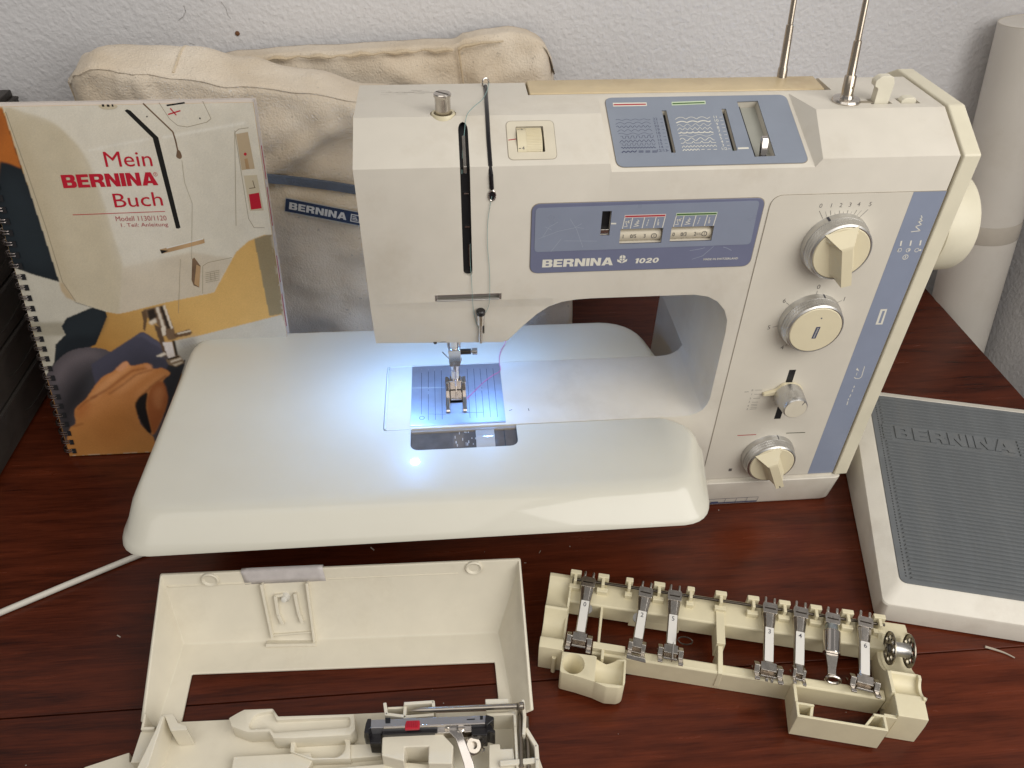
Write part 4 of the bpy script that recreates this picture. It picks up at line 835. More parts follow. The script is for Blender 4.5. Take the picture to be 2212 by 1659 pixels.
# the cover photograph itself: flat print laid down as soft-edged colour areas
def print_picture():
    cs = 0.6; nx, ny = int(BW / cs) + 1, int(BH / cs) + 1
    gx = np.linspace(.1, BW - .1, nx); gy = np.linspace(.1, BH - .1, ny); X, Y = np.meshgrid(gx, gy)
    img = np.empty((ny, nx, 3))
    t = np.clip((X - 60) / 120 + (Y - 60) / 160, 0, 1)[..., None]
    img[:] = np.array((.34, .155, .03)) * (1 - t) + np.array((.62, .385, .13)) * t
    def blur(m, s):
        if s <= 0: return m
        r = max(1, int(3 * s / cs)); k = np.exp(-.5 * (np.arange(-r, r + 1) * cs / s) ** 2); k /= k.sum()
        p = np.pad(m, ((r, r), (r, r)), 'edge'); p = np.apply_along_axis(lambda a: np.convolve(a, k, 'valid'), 0, p)
        return np.apply_along_axis(lambda a: np.convolve(a, k, 'valid'), 1, p)
    def mask(poly):
        m = np.zeros((ny, nx), bool); P = np.array([(q[0], q[1]) for q in poly], float); x0, y0 = P.min(0); x1, y1 = P.max(0)
        i0, i1 = max(0, int(x0 / cs) - 1), min(nx, int(x1 / cs) + 3); j0, j1 = max(0, int(y0 / cs) - 1), min(ny, int(y1 / cs) + 3)
        xs, ys = X[j0:j1, i0:i1], Y[j0:j1, i0:i1]; s = m[j0:j1, i0:i1]
        for (ax, ay), (bx, by) in zip(P, np.roll(P, -1, 0)):
            if ay == by: continue
            s ^= ((ay > ys) != (by > ys)) & (xs < (bx - ax) * (ys - ay) / (by - ay) + ax)
        return m.astype(float)
    clip = [None]
    def lay(poly, col, bl=.35, op=1.0, within=None):
        nonlocal img
        m = blur(mask(poly), bl) * op
        if within is not None: m = m * within
        img = img * (1 - m[..., None]) + np.array(col) * m[..., None]; return m
    sm2 = lambda pts: sm_(pts, 4)
    # backdrop cloth, orange corner, bed and arm
    lay([(0, 250), A_(15, 165), A_(160, 600), A_(330, 1090), A_(440, 1420), A_(760, 1600), B_(770, 560), B_(690, 760), B_(400, 900), B_(320, 1030), (0, 120)], (.010, .014, .018))
    lay(sm2([A_(0, 700), A_(160, 680), A_(300, 1000), A_(380, 1300), A_(250, 1320), A_(60, 1200)]), (.017, .024, .030), 5)
    lay(sm2([B_(420, 640), B_(640, 500), B_(760, 545), B_(700, 690), B_(560, 700), B_(420, 760), B_(400, 880), B_(470, 690)]), (.016, .022, .027), 2)
    lay([(0, BH), A_(15, 165), A_(75, 350), A_(155, 600), A_(60, 560), A_(0, 548), (-2, 215), (-2, BH)], (.42, .125, .02), .6)
    lay([(0, BH), A_(5, 165), A_(40, 350), A_(0, 420)], (.30, .085, .015), 4)
    lay([A_(1830, 1105), (BW + 2, A_(1915, 1060)[1]), (BW + 2, 55), B_(2030, 540), B_(1940, 555)], (.27, .215, .125))
    lay([B_(1250, 735), B_(1400, 705), B_(2030, 545), (BW + 2, 100), (BW + 2, 50), (110, 50)], (.52, .49, .42))
    lay([B_(1290, 730), B_(1420, 700), B_(1400, 780), B_(1330, 900), B_(1250, 900)], (.36, .34, .30), 2)
    arm_ = [(-2, 150), A_(55, 1318), A_(100, 1310), A_(230, 1360), A_(440, 1420), A_(545, 1565), A_(660, 1600), B_(480, 570), B_(440, 630), B_(470, 690), B_(400, 760), B_(390, 890), B_(310, 1020), (0, 80)]
    ma = lay(arm_, (.53, .50, .42)); lay([B_(150, 600), B_(480, 600), B_(480, 700), B_(190, 700)], (.33, .30, .23), 1.2, 1, ma); lay([B_(140, 700), B_(420, 700), B_(400, 800), B_(300, 1000), B_(200, 800)], (.42, .385, .30), 5, .8, ma)
    # printed machine head
    hp = [A_(20, 156), A_(700, 128), (BW + 2, BH + 2), (BW + 2, A_(1915, 1075)[1]), A_(1900, 1078), A_(1790, 1120), A_(1700, 1200), A_(1660, 1270), A_(1540, 1490), A_(1200, 1560), A_(920, 1630), A_(850, 1645), A_(770, 1630), A_(545, 1560), A_(430, 1420)]
    hp = hp[:1] + [(A_(20, 156)[0], BH + 2)] + hp[2:]
    mh = lay(hp, (.645, .60, .505))
    lay(sm2([A_(30, 165), A_(130, 180), A_(350, 250), A_(480, 350), A_(620, 520), A_(720, 760), A_(810, 1060), A_(885, 1310), A_(870, 1560), A_(850, 1650), A_(700, 1640), A_(500, 1560), A_(400, 1400), A_(200, 820), A_(80, 430)]), (.515, .445, .315), .9, .9, mh)
    lay(sm2([A_(60, 260), A_(200, 420), A_(330, 800), A_(440, 1200), A_(520, 1480), A_(440, 1420), A_(230, 820)]), (.44, .36, .235), 5, .6, mh)
    lay(sm2([A_(430, 800), A_(560, 900), A_(700, 1300), A_(600, 1400), A_(500, 1100)]), (.56, .49, .36), 8, .7, mh)
    lay([A_(885, 1310), A_(1380, 1200), A_(1680, 1250), A_(1540, 1500), A_(1200, 1570), A_(920, 1640), A_(850, 1655), A_(870, 1560)], (.55, .475, .365), 1.0, .95, mh)
    lay(sm2([A_(900, 1330), A_(1200, 1280), A_(1250, 1500), A_(950, 1600)]), (.59, .52, .41), 6, .7, mh)
    lay(sm2([A_(640, 480), A_(1080, 390), A_(1250, 1000), A_(1150, 1240), A_(890, 1300), A_(800, 1000), A_(720, 720)]), (.665, .625, .54), 6, .6, mh)
    lay(sm2([A_(1350, 330), A_(1680, 290), A_(1740, 900), A_(1600, 1150), A_(1400, 1150)]), (.60, .56, .47), 12, .6, mh)
    lay([A_(80, 170), A_(700, 132), A_(1740, 100), A_(1745, 150), A_(1000, 200), A_(420, 260), A_(330, 235)], (.66, .62, .53), 3, .7, mh)
    lay([A_(640, 466), A_(840, 421), A_(1075, 380), A_(1075, 391), A_(840, 432), A_(640, 476)], (.74, .71, .64), .6, .9, mh); lay([A_(1170, 368), A_(1770, 262), A_(1770, 276), A_(1170, 382)], (.74, .71, .64), .7, .9, mh)
    lay([A_(425, 1420), A_(460, 1425), A_(545, 1555), A_(480, 1530), A_(440, 1480)], (.46, .36, .23), .6)
    # cloth under the needle
    dome = sm2([B_(320, 1020), B_(400, 890), B_(500, 810), B_(620, 782), B_(740, 790), B_(800, 815), B_(900, 830), B_(1190, 790), B_(1290, 900), B_(1330, 900), B_(1200, 1400), (120, -3), (60, -3), (0, -3), B_(400, 1340), B_(350, 1160)])
    md = lay(dome, (.085, .073, .080))
    lay(sm2([B_(380, 1010), B_(440, 900), B_(560, 815), B_(680, 800), B_(720, 850), B_(600, 870), B_(500, 930), B_(430, 1040)]), (.15, .125, .135), 3, .8, md)
    lay(sm2([B_(430, 1200), B_(540, 1000), B_(680, 930), B_(760, 960), B_(640, 1160), B_(540, 1250), B_(520, 1420), B_(510, 1600), B_(440, 1600), B_(430, 1380)]), (.012, .012, .014), 5, .95, md)
    lay(sm2([B_(640, 980), B_(760, 900), B_(860, 930), B_(720, 1060), B_(620, 1160)]), (.045, .045, .052), 4, .8, md)
    lay(sm2([B_(1090, 1090), B_(1200, 880), B_(1360, 880), B_(1290, 1100), B_(1200, 1300)]), (.022, .024, .028), 3, .95, md)
    mf = lay([B_(655, 905), B_(1012, 672), B_(1040, 672), B_(1175, 760), B_(1190, 800), B_(1150, 830), B_(1215, 900), B_(1180, 960), B_(900, 980), B_(760, 1020), B_(690, 1060)], (.060, .058, .084), .5)
    lay([B_(700, 1000), B_(1000, 800), B_(1180, 850), B_(1200, 920), B_(900, 1000)], (.036, .036, .050), 5, .8, mf)
    lay([B_(960, 712), B_(1012, 676), B_(1040, 676), B_(1175, 764), B_(1185, 790), B_(1160, 790), B_(1020, 705)], (.085, .082, .118), .8, .9, mf)
    # hand
    hand = sm2([B_(512, 1590), B_(500, 1380), B_(545, 1330), B_(540, 1230), B_(620, 1150), B_(720, 1010), B_(820, 950), B_(905, 880), B_(945, 915), B_(1060, 895), B_(1100, 935), B_(1170, 930), B_(1225, 970), B_(1170, 1030), B_(1200, 1180), B_(1110, 1400), B_(1060, 1380), B_(1000, 1270), B_(975, 1170), B_(1010, 1330), B_(1100, 1420), B_(1080, 1590)])
    mn = lay(hand, (.50, .20, .062), .5)
    g = np.clip((B_(800, 1200)[1] - Y) / 60 + .2, 0, 1) * mn; img = img * (1 - .55 * g[..., None]) + np.array((.50, .245, .065)) * .55 * g[..., None]
    S1 = lambda pts, col, b_, o_=.8: lay(sm2(pts), col, b_, o_, mn)
    S1([B_(640, 1150), B_(740, 1030), B_(860, 950), B_(930, 900), B_(940, 930), B_(880, 980), B_(770, 1080), B_(680, 1170)], (.66, .32, .135), 1.6)
    S1([B_(800, 1120), B_(900, 1010), B_(1060, 930), B_(1100, 950), B_(1000, 1020), B_(880, 1110)], (.64, .30, .12), 2)
    S1([B_(960, 1140), B_(1060, 1040), B_(1180, 960), B_(1215, 975), B_(1140, 1040), B_(1020, 1130)], (.60, .27, .10), 2)
    S1([B_(600, 1200), B_(720, 1130), B_(860, 1120), B_(900, 1180), B_(760, 1240), B_(640, 1290)], (.58, .25, .085), 4)
    S1([B_(545, 1230), B_(600, 1170), B_(650, 1190), B_(610, 1260), B_(560, 1300)], (.42, .135, .038), 3)
    S1([B_(700, 1290), B_(830, 1190), B_(940, 1200), B_(970, 1320), B_(900, 1470), B_(760, 1510), B_(670, 1420)], (.42, .165, .042), 8)
    S1([B_(560, 1350), B_(640, 1380), B_(660, 1530), B_(560, 1560), B_(520, 1480)], (.43, .185, .05), 5)
    for pl, wd in (([B_(650, 1150), B_(770, 1085), B_(870, 1010), B_(950, 950), B_(1060, 930)], .7), ([B_(780, 1120), B_(900, 1040), B_(980, 975), B_(1100, 940)], .6), ([B_(700, 1130), B_(620, 1170), B_(560, 1225)], .6), ([B_(1000, 1150), B_(1110, 1045), B_(1200, 985)], .8), ([B_(525, 1350), B_(600, 1330)], .6)):
        for p_, q_ in zip(pl[:-1], pl[1:]):
            d = Vector(q_) - Vector(p_); n_ = Vector((-d.y, d.x)).normalized() * wd; lay([tuple(Vector(p_) + n_), tuple(Vector(p_) - n_), tuple(Vector(q_) - n_), tuple(Vector(q_) + n_)], (.20, .055, .016), .8, .75, mn)
    lay(sm2([B_(975, 1180), B_(1060, 1105), B_(1055, 1220), B_(1095, 1380), B_(1060, 1388), B_(1000, 1290)]), (.010, .009, .009), .6)
    mt = lay(sm2([B_(1085, 1080), B_(1150, 1025), B_(1190, 1060), B_(1205, 1180), B_(1120, 1390), B_(1090, 1370), B_(1060, 1200)]), (.34, .105, .032), .7)
    lay(sm2([B_(1110, 1100), B_(1160, 1060), B_(1180, 1110), B_(1150, 1230), B_(1110, 1180)]), (.50, .20, .075), 2, .8, mt)
    lay(sm2([B_(835, 940), B_(895, 885), B_(925, 900), B_(875, 950)]), (.62, .30, .16), .7, .8); lay(sm2([B_(1040, 905), B_(1090, 905), B_(1095, 935), B_(1060, 935)]), (.58, .27, .13), .8, .7)
    # needle bar, screw and foot
    br, dk, hi = (.17, .105, .06), (.025, .018, .013), (.66, .58, .47)
    lay([B_(1030, 510), B_(1185, 475), B_(1250, 640), B_(1255, 680), B_(1190, 700), B_(1120, 600), B_(1050, 560)], br, .5)
    lay([B_(1015, 520), B_(1050, 515), B_(1060, 580), B_(1045, 665), B_(1030, 650), B_(1032, 590)], (.12, .07, .035), .4)
    for pts, c_, b_ in (([B_(1060, 515), B_(1110, 500), B_(1130, 560), B_(1080, 600)], dk, .6), ([B_(1120, 495), B_(1140, 490), B_(1190, 640), B_(1172, 650)], hi, .5), ([B_(1150, 486), B_(1170, 482), B_(1225, 640), B_(1205, 650)], dk, .5), ([B_(1172, 480), B_(1188, 476), B_(1245, 640), B_(1232, 650)], hi, .4),
                        ([B_(1070, 600), B_(1120, 570), B_(1130, 600), B_(1090, 620)], hi, .6), ([B_(1105, 610), B_(1160, 640), B_(1215, 840), B_(1185, 850)], (.10, .06, .035), .5), ([B_(1160, 640), B_(1190, 620), B_(1195, 690), B_(1172, 700)], hi, .4), ([B_(1190, 690), B_(1255, 650), B_(1270, 720), B_(1215, 730)], br, .5),
                        ([B_(1250, 685), B_(1360, 650), B_(1385, 672), B_(1370, 692), B_(1260, 712)], (.13, .075, .04), .4), ([B_(1275, 678), B_(1375, 656), B_(1378, 664), B_(1280, 688)], hi, .4), ([B_(1170, 745), B_(1238, 740), B_(1265, 850), B_(1212, 862)], (.66, .60, .56), .4), ([B_(1238, 735), B_(1258, 730), B_(1285, 850), B_(1262, 850)], dk, .5),
                        ([B_(1195, 870), B_(1290, 835), B_(1330, 890), B_(1270, 920), B_(1215, 905)], (.22, .15, .09), .5), ([B_(1225, 878), B_(1300, 855), B_(1310, 866), B_(1232, 892)], hi, .4), ([B_(1240, 905), B_(1310, 882), B_(1315, 892), B_(1262, 915)], (.58, .50, .38), .4), ([B_(1205, 862), B_(1290, 840), B_(1292, 850), B_(1212, 872)], dk, .3), ([B_(1120, 845), B_(1185, 815), B_(1200, 830), B_(1160, 850)], hi, .5)):
        lay(pts, c_, b_)
    for k in range(5): lay([B_(1290 + 22 * k, 735 - 4 * k), B_(1297 + 22 * k, 733 - 4 * k), B_(1345 + 22 * k, 790 - 4 * k), B_(1336 + 22 * k, 793 - 4 * k)], (.28, .26, .24), .5, .6)
    r_ = np.random.default_rng(4); img = img * (1 + r_.normal(0, .03, (ny, nx, 1)) + blur(r_.normal(0, 1, (ny, nx)), 3)[..., None] * .25)
    wv = np.clip((BW - X) / 2.0, 0, 1) * np.clip(Y / 1.5, 0, 1) * np.clip((BH - Y) / 1.2, 0, 1); wear = (1 - wv) * (blur(r_.random((ny, nx)), 1.2) > .5); img = img * (1 - .5 * wear[..., None]) + np.array((.62, .58, .52)) * .5 * wear[..., None]
    img = np.clip(img, 0, 1)
    P3 = [BF @ Vector((0, 0, .03)), BF.to_3x3() @ Vector((1, 0, 0)), BF.to_3x3() @ Vector((0, 1, 0))]
    o_ = np.array(P3[0] - org(bk)); co = (o_ + X.reshape(-1, 1) * np.array(P3[1]) + Y.reshape(-1, 1) * np.array(P3[2])) * S
    j, i = np.meshgrid(np.arange(ny - 1), np.arange(nx - 1), indexing='ij'); a = (j * nx + i).ravel(); q = np.stack([a, a + 1, a + nx + 1, a + nx], 1)
    me = bpy.data.meshes.new("cover_picture"); me.vertices.add(nx * ny); me.vertices.foreach_set("co", co.ravel()); me.loops.add(q.size); me.loops.foreach_set("vertex_index", q.ravel().astype(np.int32))
    me.polygons.add(len(q)); me.polygons.foreach_set("loop_start", np.arange(0, q.size, 4, dtype=np.int32)); me.update(calc_edges=True)
    at = me.color_attributes.new("ink", 'FLOAT_COLOR', 'POINT'); at.data.foreach_set("color", np.concatenate([img.reshape(-1, 3), np.ones((nx * ny, 1))], 1).ravel().astype(np.float32))
    m = bpy.data.materials.new("cover_print"); m.use_nodes = True; N = m.node_tree.nodes; b_ = N["Principled BSDF"]; vc = N.new("ShaderNodeVertexColor"); vc.layer_name = "ink"; m.node_tree.links.new(vc.outputs["Color"], b_.inputs["Base Color"]); b_.inputs["Roughness"].default_value = .33; b_.inputs["Specular IOR Level"].default_value = .35
    me.materials.append(m); o = bpy.data.objects.new("cover_picture", me); COL.objects.link(o); o.parent = cv; return o
print_picture()
inks("printed_edges", [[A_(40, 190), A_(200, 640), A_(330, 1020), A_(450, 1415), A_(545, 1555)]], .7, "line")
ink("printed_slot", [E_(A_(897, 182), A_(915, 172), A_(940, 182), A_(1140, 375), A_(1300, 1025), A_(1285, 1032), A_(1268, 1030), A_(1100, 380))], "black")
inks("printed_groove", [[A_(1030, 130), A_(1245, 335), A_(1265, 400), A_(1280, 470)]], 1.1, "bronze")
ink("printed_eyelet", [sm_([A_(1278, 460), A_(1300, 480), A_(1310, 515), A_(1295, 530), A_(1270, 515), A_(1272, 485)])], "bronze")
inks("printed_bezel", [[A_(1145, 125), A_(1220, 240), A_(1280, 290), A_(1350, 300), A_(1490, 265), A_(1520, 240), A_(1460, 115)], [A_(1700, 1010), A_(1690, 340), A_(1720, 315), A_(1790, 305)], [A_(1460, 1500), A_(1460, 1300), A_(1500, 1275), A_(1670, 1240)], [A_(1690, 325), A_(1790, 960), A_(1830, 1025), A_(1905, 1025)]], .45, "line")
inks("printed_cross", [[A_(1225, 165), A_(1270, 215)], [A_(1210, 210), A_(1300, 182)]], .9, "red")
inks("printed_dark_bar", [[A_(1200, 145), A_(1330, 125)], [A_(1435, 235), A_(1445, 240)], [A_(1055, 222), A_(1062, 228)]], 1.1, "black")
ink("printed_button_plate", [E_(A_(1700, 350), A_(1785, 335), A_(1835, 600), A_(1740, 610))], "beige")
ink("printed_button_plate", [E_(A_(1755, 650), A_(1850, 645), A_(1900, 900), A_(1800, 905))], "cream_side")
ink("printed_red_button", [E_(A_(1792, 785), A_(1865, 772), A_(1885, 885), A_(1808, 895))], "red")
ink("printed_red_dot", [sm_([A_(1755, 495), A_(1766, 483), A_(1777, 495), A_(1766, 507)])], "red")
ink("printed_toggle", [E_(A_(1760, 530), A_(1782, 525), A_(1798, 600), A_(1772, 602))], "brass")
inks("printed_symbol", [[A_(1820, 685), A_(1835, 738)], [A_(1795, 742), A_(1840, 736)]], .5, "bronze")
ink("printed_guide", [E_(A_(1150, 1182), A_(1470, 1102), A_(1475, 1135), A_(1220, 1200), A_(1165, 1212))], "brass")
ink("printed_guide_shade", [E_(A_(1152, 1184), A_(1215, 1190), A_(1165, 1212))], "black")
inks("printed_guide_line", [[A_(1200, 1172), A_(1465, 1104)]], .9, "white")
ink("printed_lever", [E_(A_(1385, 1250), A_(1400, 1240), A_(1445, 1300), A_(1435, 1455), A_(1395, 1440), A_(1380, 1400))], "bronze")
ink("printed_lever_front", [E_(A_(1415, 1290), A_(1445, 1305), A_(1435, 1452), A_(1400, 1430))], "brass")
inks("printed_grille", [[A_(1480, 1350 + 14 * k), A_(1580, 1330 + 14 * k)] for k in range(6)] + [[A_(1515, 1350), A_(1520, 1405)], [A_(1545, 1345), A_(1550, 1400)]], .35, "line")
inks("printed_thread", [[A_(1310, 540), A_(1330, 700), A_(1385, 850), A_(1380, 1250)], [A_(1300, 1250), A_(1285, 1640)]], .25, "line")
ink("printed_knob", [sm_([A_(710, 150), A_(740, 135), A_(810, 135), A_(848, 150), A_(820, 170), A_(750, 172)])], "cream_side")
inks("printed_knob_marks", [[A_(735, 145), A_(752, 145)], [A_(770, 145), A_(790, 147)], [A_(805, 145), A_(818, 145)]], 1.6, "black")
Lyr[0] += 1
b = MB(); tw = .03 + .012 * Lyr[0]
rotL = -math.atan2((A_(1190, 905)[1] - A_(525, 932)[1]) * -1, A_(1190, 905)[0] - A_(525, 932)[0])
def word(bb, body, xl, xr, y0, y1, bold=0.0, **kw):
    """set a line so that it spans two photo readings"""
    tv, tf = text_mesh(body, 1.0, bold=bold, **kw); mx0 = min(p[0] for p in tv); mx1 = max(p[0] for p in tv); my0 = min(p[1] for p in tv); my1 = max(p[1] for p in tv)
    bb.add([(xl[0] + (xr[0] - xl[0]) * (p[0] - mx0) / (mx1 - mx0), xl[1] + (xr[1] - xl[1]) * (p[0] - mx0) / (mx1 - mx0) + (y1 - y0) * (p[1] - my0) / (my1 - my0), tw) for p in tv], tf, BF)
def dy(p, q): return 0, A_(*p)[1] - A_(*q)[1]
word(b, "Mein", A_(765, 588), A_(1103, 582), *dy((742, 478), (765, 588)))
word(b, "Buch", A_(830, 880), A_(1178, 866), *dy((1100, 768), (1110, 868)))
b.build("title_print", pc["red"], cv, smooth=False)
v, f, Wd = block_word("BERNINA", 1, 1, .06); xl, xr = A_(460, 740), A_(1140, 718); hh = A_(440, 645)[1] - A_(460, 740)[1]
b = MB(); b.add([(xl[0] + (xr[0] - xl[0]) * (p[0] / Wd + .5), xl[1] + (xr[1] - xl[1]) * (p[0] / Wd + .5) + hh * (p[1] + .5), tw) for p in v], f, BF)
c = A_(1120, 640); b.flat([circle(c[0], c[1], 1.5, 18), circle(c[0], c[1], 1.2, 18)], tw, BF); b.text("R", c[0], c[1], 1.7, tw, BF)
b.path([A_(525, 932), A_(1190, 907)], .45, tw, BF); b.build("brand_print", pc["red"], cv, smooth=False)
b = MB(); word(b, "Modell 1130/1120", A_(838, 978), A_(1203, 972), *dy((838, 942), (838, 978))); word(b, "1. Teil: Anleitung", A_(878, 1028), A_(1215, 1022), *dy((878, 990), (878, 1026))); b.build("subtitle_print", pc["rose"], cv, smooth=False)
# wire rings through the punched holes
hole_m = mat("punched_hole", (.01, .01, .012), .7, var=0)
ring = MB(); ring.tube([(2.0 + 5.2 * cos(radians(a)) - 1.2, .9 * sin(radians(a * .5)), -4.5 + 6.3 * sin(radians(a))) for a in range(-40, 250, 14)], .62, 6); 
ring.tube([(2.0 + 5.2 * cos(radians(a)) - 1.2, 2.0 + .9 * sin(radians(a * .5)), -4.5 + 6.3 * sin(radians(a))) for a in range(-40, 250, 14)], .62, 6)
rp = ring.build("wire_ring", mat("wire_metal", (.50, .44, .42), .25, 1.0, var=0), bk)
hp = MB(); hp.prism([(-1.6, -1.4), (1.8, -1.4), (1.8, 3.3), (-1.6, 3.3)], 0, .22); h0 = hp.build("ring_hole", hole_m, bk, smooth=False)
n_r = 33
for i in range(n_r):
    yv = 4.5 + i * (BH - 9) / (n_r - 1)
    for src, off, k in ((rp, (0, yv, 0), 0), (h0, (5.2, yv, .75), 1)):
        o = src if i == 0 else src.copy()
        if i: COL.objects.link(o); o.parent = bk
        o.matrix_local = Matrix.Translation((BF @ Vector(off) - org(bk)) * S) @ BF.to_3x3().to_4x4()
for src in (rp, h0):
    src.data.transform(Matrix.Translation(org(bk) * S))

# ------------------------------------------------------------------ canvas machine cover sagging against the wall
def canvas(name, col):
    m = bpy.data.materials.new(name); m.use_nodes = True; nt = m.node_tree; N = nt.nodes; L = nt.links; bsdf = N["Principled BSDF"]
    bsdf.inputs["Roughness"].default_value = .9; bsdf.inputs["Specular IOR Level"].default_value = .15; bsdf.inputs["Sheen Weight"].default_value = .15
    tc = N.new("ShaderNodeTexCoord"); n = N.new("ShaderNodeTexNoise"); n.inputs["Scale"].default_value = 14; n.inputs["Detail"].default_value = 8; L.new(tc.outputs["Object"], n.inputs["Vector"])
    r = N.new("ShaderNodeValToRGB"); e = r.color_ramp.elements; e[0].position = .32; e[1].position = .7; e[0].color = (*[c * k_ for c, k_ in zip(col, (.84, .80, .74))], 1); e[1].color = (*[min(1, c * k_) for c, k_ in zip(col, (1.04, 1.07, 1.12))], 1); L.new(n.outputs["Fac"], r.inputs["Fac"])
    sp = N.new("ShaderNodeTexNoise"); sp.inputs["Scale"].default_value = 260; sp.inputs["Detail"].default_value = 2; L.new(tc.outputs["Object"], sp.inputs["Vector"])
    r2 = N.new("ShaderNodeValToRGB"); r2.color_ramp.elements[0].position = .68; r2.color_ramp.elements[1].position = .76; r2.color_ramp.elements[0].color = (0, 0, 0, 1); r2.color_ramp.elements[1].color = (.5, .5, .5, 1); L.new(sp.outputs["Fac"], r2.inputs["Fac"])
    mx = N.new("ShaderNodeMix"); mx.data_type = 'RGBA'; L.new(r2.outputs["Color"], mx.inputs[0]); L.new(r.outputs["Color"], mx.inputs[6]); mx.inputs[7].default_value = (*[c * .45 for c in col], 1); L.new(mx.outputs[2], bsdf.inputs["Base Color"])
    wv = N.new("ShaderNodeTexNoise"); wv.inputs["Scale"].default_value = 620; wv.inputs["Detail"].default_value = 2; L.new(tc.outputs["Object"], wv.inputs["Vector"])
    md = N.new("ShaderNodeTexNoise"); md.inputs["Scale"].default_value = 45; md.inputs["Detail"].default_value = 5; L.new(tc.outputs["Object"], md.inputs["Vector"])
    mm = N.new("ShaderNodeMath"); mm.operation = 'MULTIPLY_ADD'; mm.inputs[1].default_value = 3.0; L.new(md.outputs["Fac"], mm.inputs[0]); L.new(wv.outputs["Fac"], mm.inputs[2])
    bp = N.new("ShaderNodeBump"); bp.inputs["Strength"].default_value = .85; bp.inputs["Distance"].default_value = .0011; L.new(mm.outputs[0], bp.inputs["Height"]); L.new(bp.outputs["Normal"], bsdf.inputs["Normal"])
    return m
canvas_m = canvas("cream_canvas", (0.74, 0.645, 0.52)); canvas2_m = canvas("brightened_canvas", (0.84, 0.72, 0.55)); pipe_m = canvas("canvas_piping", (0.66, 0.55, 0.40)); hem_m = canvas("blue_hem", (0.145, 0.175, 0.235))  # pocket canvas painted lighter and warmer to offset the shade it lies in
bag = thing("canvas_cover", "cream canvas machine cover with name patch slumped against the wall", "cover", (-20, 270, 0))
def interp(tab, x):
    if x <= tab[0][0]: return tab[0][1]
    for (a, fa), (c, fc) in zip(tab[:-1], tab[1:]):
        if x <= c: t = (x - a) / (c - a); return fa + (fc - fa) * (3 * t * t - 2 * t ** 3)
    return tab[-1][1]
from mathutils import noise as mnoise
def wr(x, z, s=1.0, k=0): return mnoise.noise(Vector((x / 55, z / 38, k))) * 7 * s + mnoise.noise(Vector((x / 20, z / 26, k + 7))) * 3.0 * s + mnoise.noise(Vector((x / 9, z / 11, k + 3))) * .7 * s
def ridge(x, z, x0, z0, x1, z1, wd, amp):                               # a fold running from one point to another
    dx, dz = x1 - x0, z1 - z0; L2 = dx * dx + dz * dz; t = max(0, min(1, ((x - x0) * dx + (z - z0) * dz) / L2)); d = hypot(x - x0 - t * dx, z - z0 - t * dz)
    return amp * math.exp(-(d / wd) ** 2) * (1 - .5 * abs(t - .5))
pip = [(-216, 266), (-206, 277), (-188, 283.5), (-154, 280), (-120, 274.5), (-77, 269), (-30, 262.5), (17, 256), (60, 250), (110, 240), (150, 228), (190, 214)]
crest = [(-226, 270), (-216, 279), (-192, 287.5), (-155, 287), (-124, 285), (-86, 276), (-37, 266), (17, 254), (60, 248), (110, 238), (150, 226), (200, 210)]
def front_xyz(u, t):
    """u 0..1 along, t 0..1 up the face, 1..1.6 back over the gusset"""
    x = -222 + 428 * u
    pz = interp(pip, x)
    xe = x + (6 * (1 - t) * (u - .5)) 
    endr = max(0, 1 - (u / .06)) if u < .06 else 0
    if t <= 1:
        z = pz * t; y = 206 + 29 * t + 10 * sin(pi * t) * .5
        y += wr(xe, z, 1.05) - ridge(xe, z, -72, 196, -12, 234, 7, 11) + ridge(xe, z, -66, 208, 0, 246, 8, 6) - ridge(xe, z, -60, 226, 20, 252, 12, 6) + ridge(xe, z, -100, 190, 5, 176, 10, 4) - ridge(xe, z, -172, 262, -168, 280, 4, 4) - ridge(xe, z, -150, 255, -158, 278, 5, 4) + ridge(xe, z, -140, 250, -146, 276, 5, 3) - ridge(xe, z, -120, 240, -90, 268, 10, 4) - ridge(xe, z, -60, 120, -20, 40, 16, 6) - ridge(xe, z, 0, 140, -10, 30, 12, 6)
        y += endr ** 2 * 30
        if u > .86: y += ((u - .86) / .14) ** 2 * 40 * (1 - t * .3)
    else:
        q = (t - 1) / .6; cz = interp(crest, x - 4); y = 236 + 50 * q + wr(x, 300 + 60 * q, .6, 3) + endr ** 2 * 25; z = pz + (cz - pz) * min(1, q * 1.6) - 8 * max(0, q - .8)
        z += 3.0 * sin(pi * min(1, q)) * (1 if u > .05 else u / .05) + wr(x, 400 + q * 50, .35, 5)
    return (xe, y, max(z, .6))
b = MB(); nu, ntt = 90, 72; vv = []; 
for j in range(ntt + 1):
    for i in range(nu + 1): vv.append(front_xyz(i / nu, 1.6 * j / ntt))
ff = [(j * (nu + 1) + i, j * (nu + 1) + i + 1, (j + 1) * (nu + 1) + i + 1, (j + 1) * (nu + 1) + i) for j in range(ntt) for i in range(nu)]
b.add(vv, ff); fp = b.build("front_panel", canvas_m, bag, angle=180); sd = fp.modifiers.new("s", 'SOLIDIFY'); sd.thickness = .0012; sd.offset = 1
b = MB(); b.tube([tuple(Vector(front_xyz(i / 80, 1.0)) + Vector((0, -1.0, .6))) for i in range(0, 62)], .75, 6); b.build("piping", canvas_m, bag)
b = MB(); b.tube([tuple(Vector(front_xyz(.004, 1.0 - k / 24)) + Vector((-.5, -.8, 0))) for k in range(0, 22)], 1.5, 6); b.build("piping", pipe_m, bag)
sx0 = (-124 + 222) / 428
b = MB(); b.tube([tuple(Vector(front_xyz(sx0 - .012 + k * .0012, 1.03 + .05 * k)) + Vector((0, -.6, 1.2))) for k in range(0, 12)], 1.0, 6); b.build("seam", pipe_m, bag)
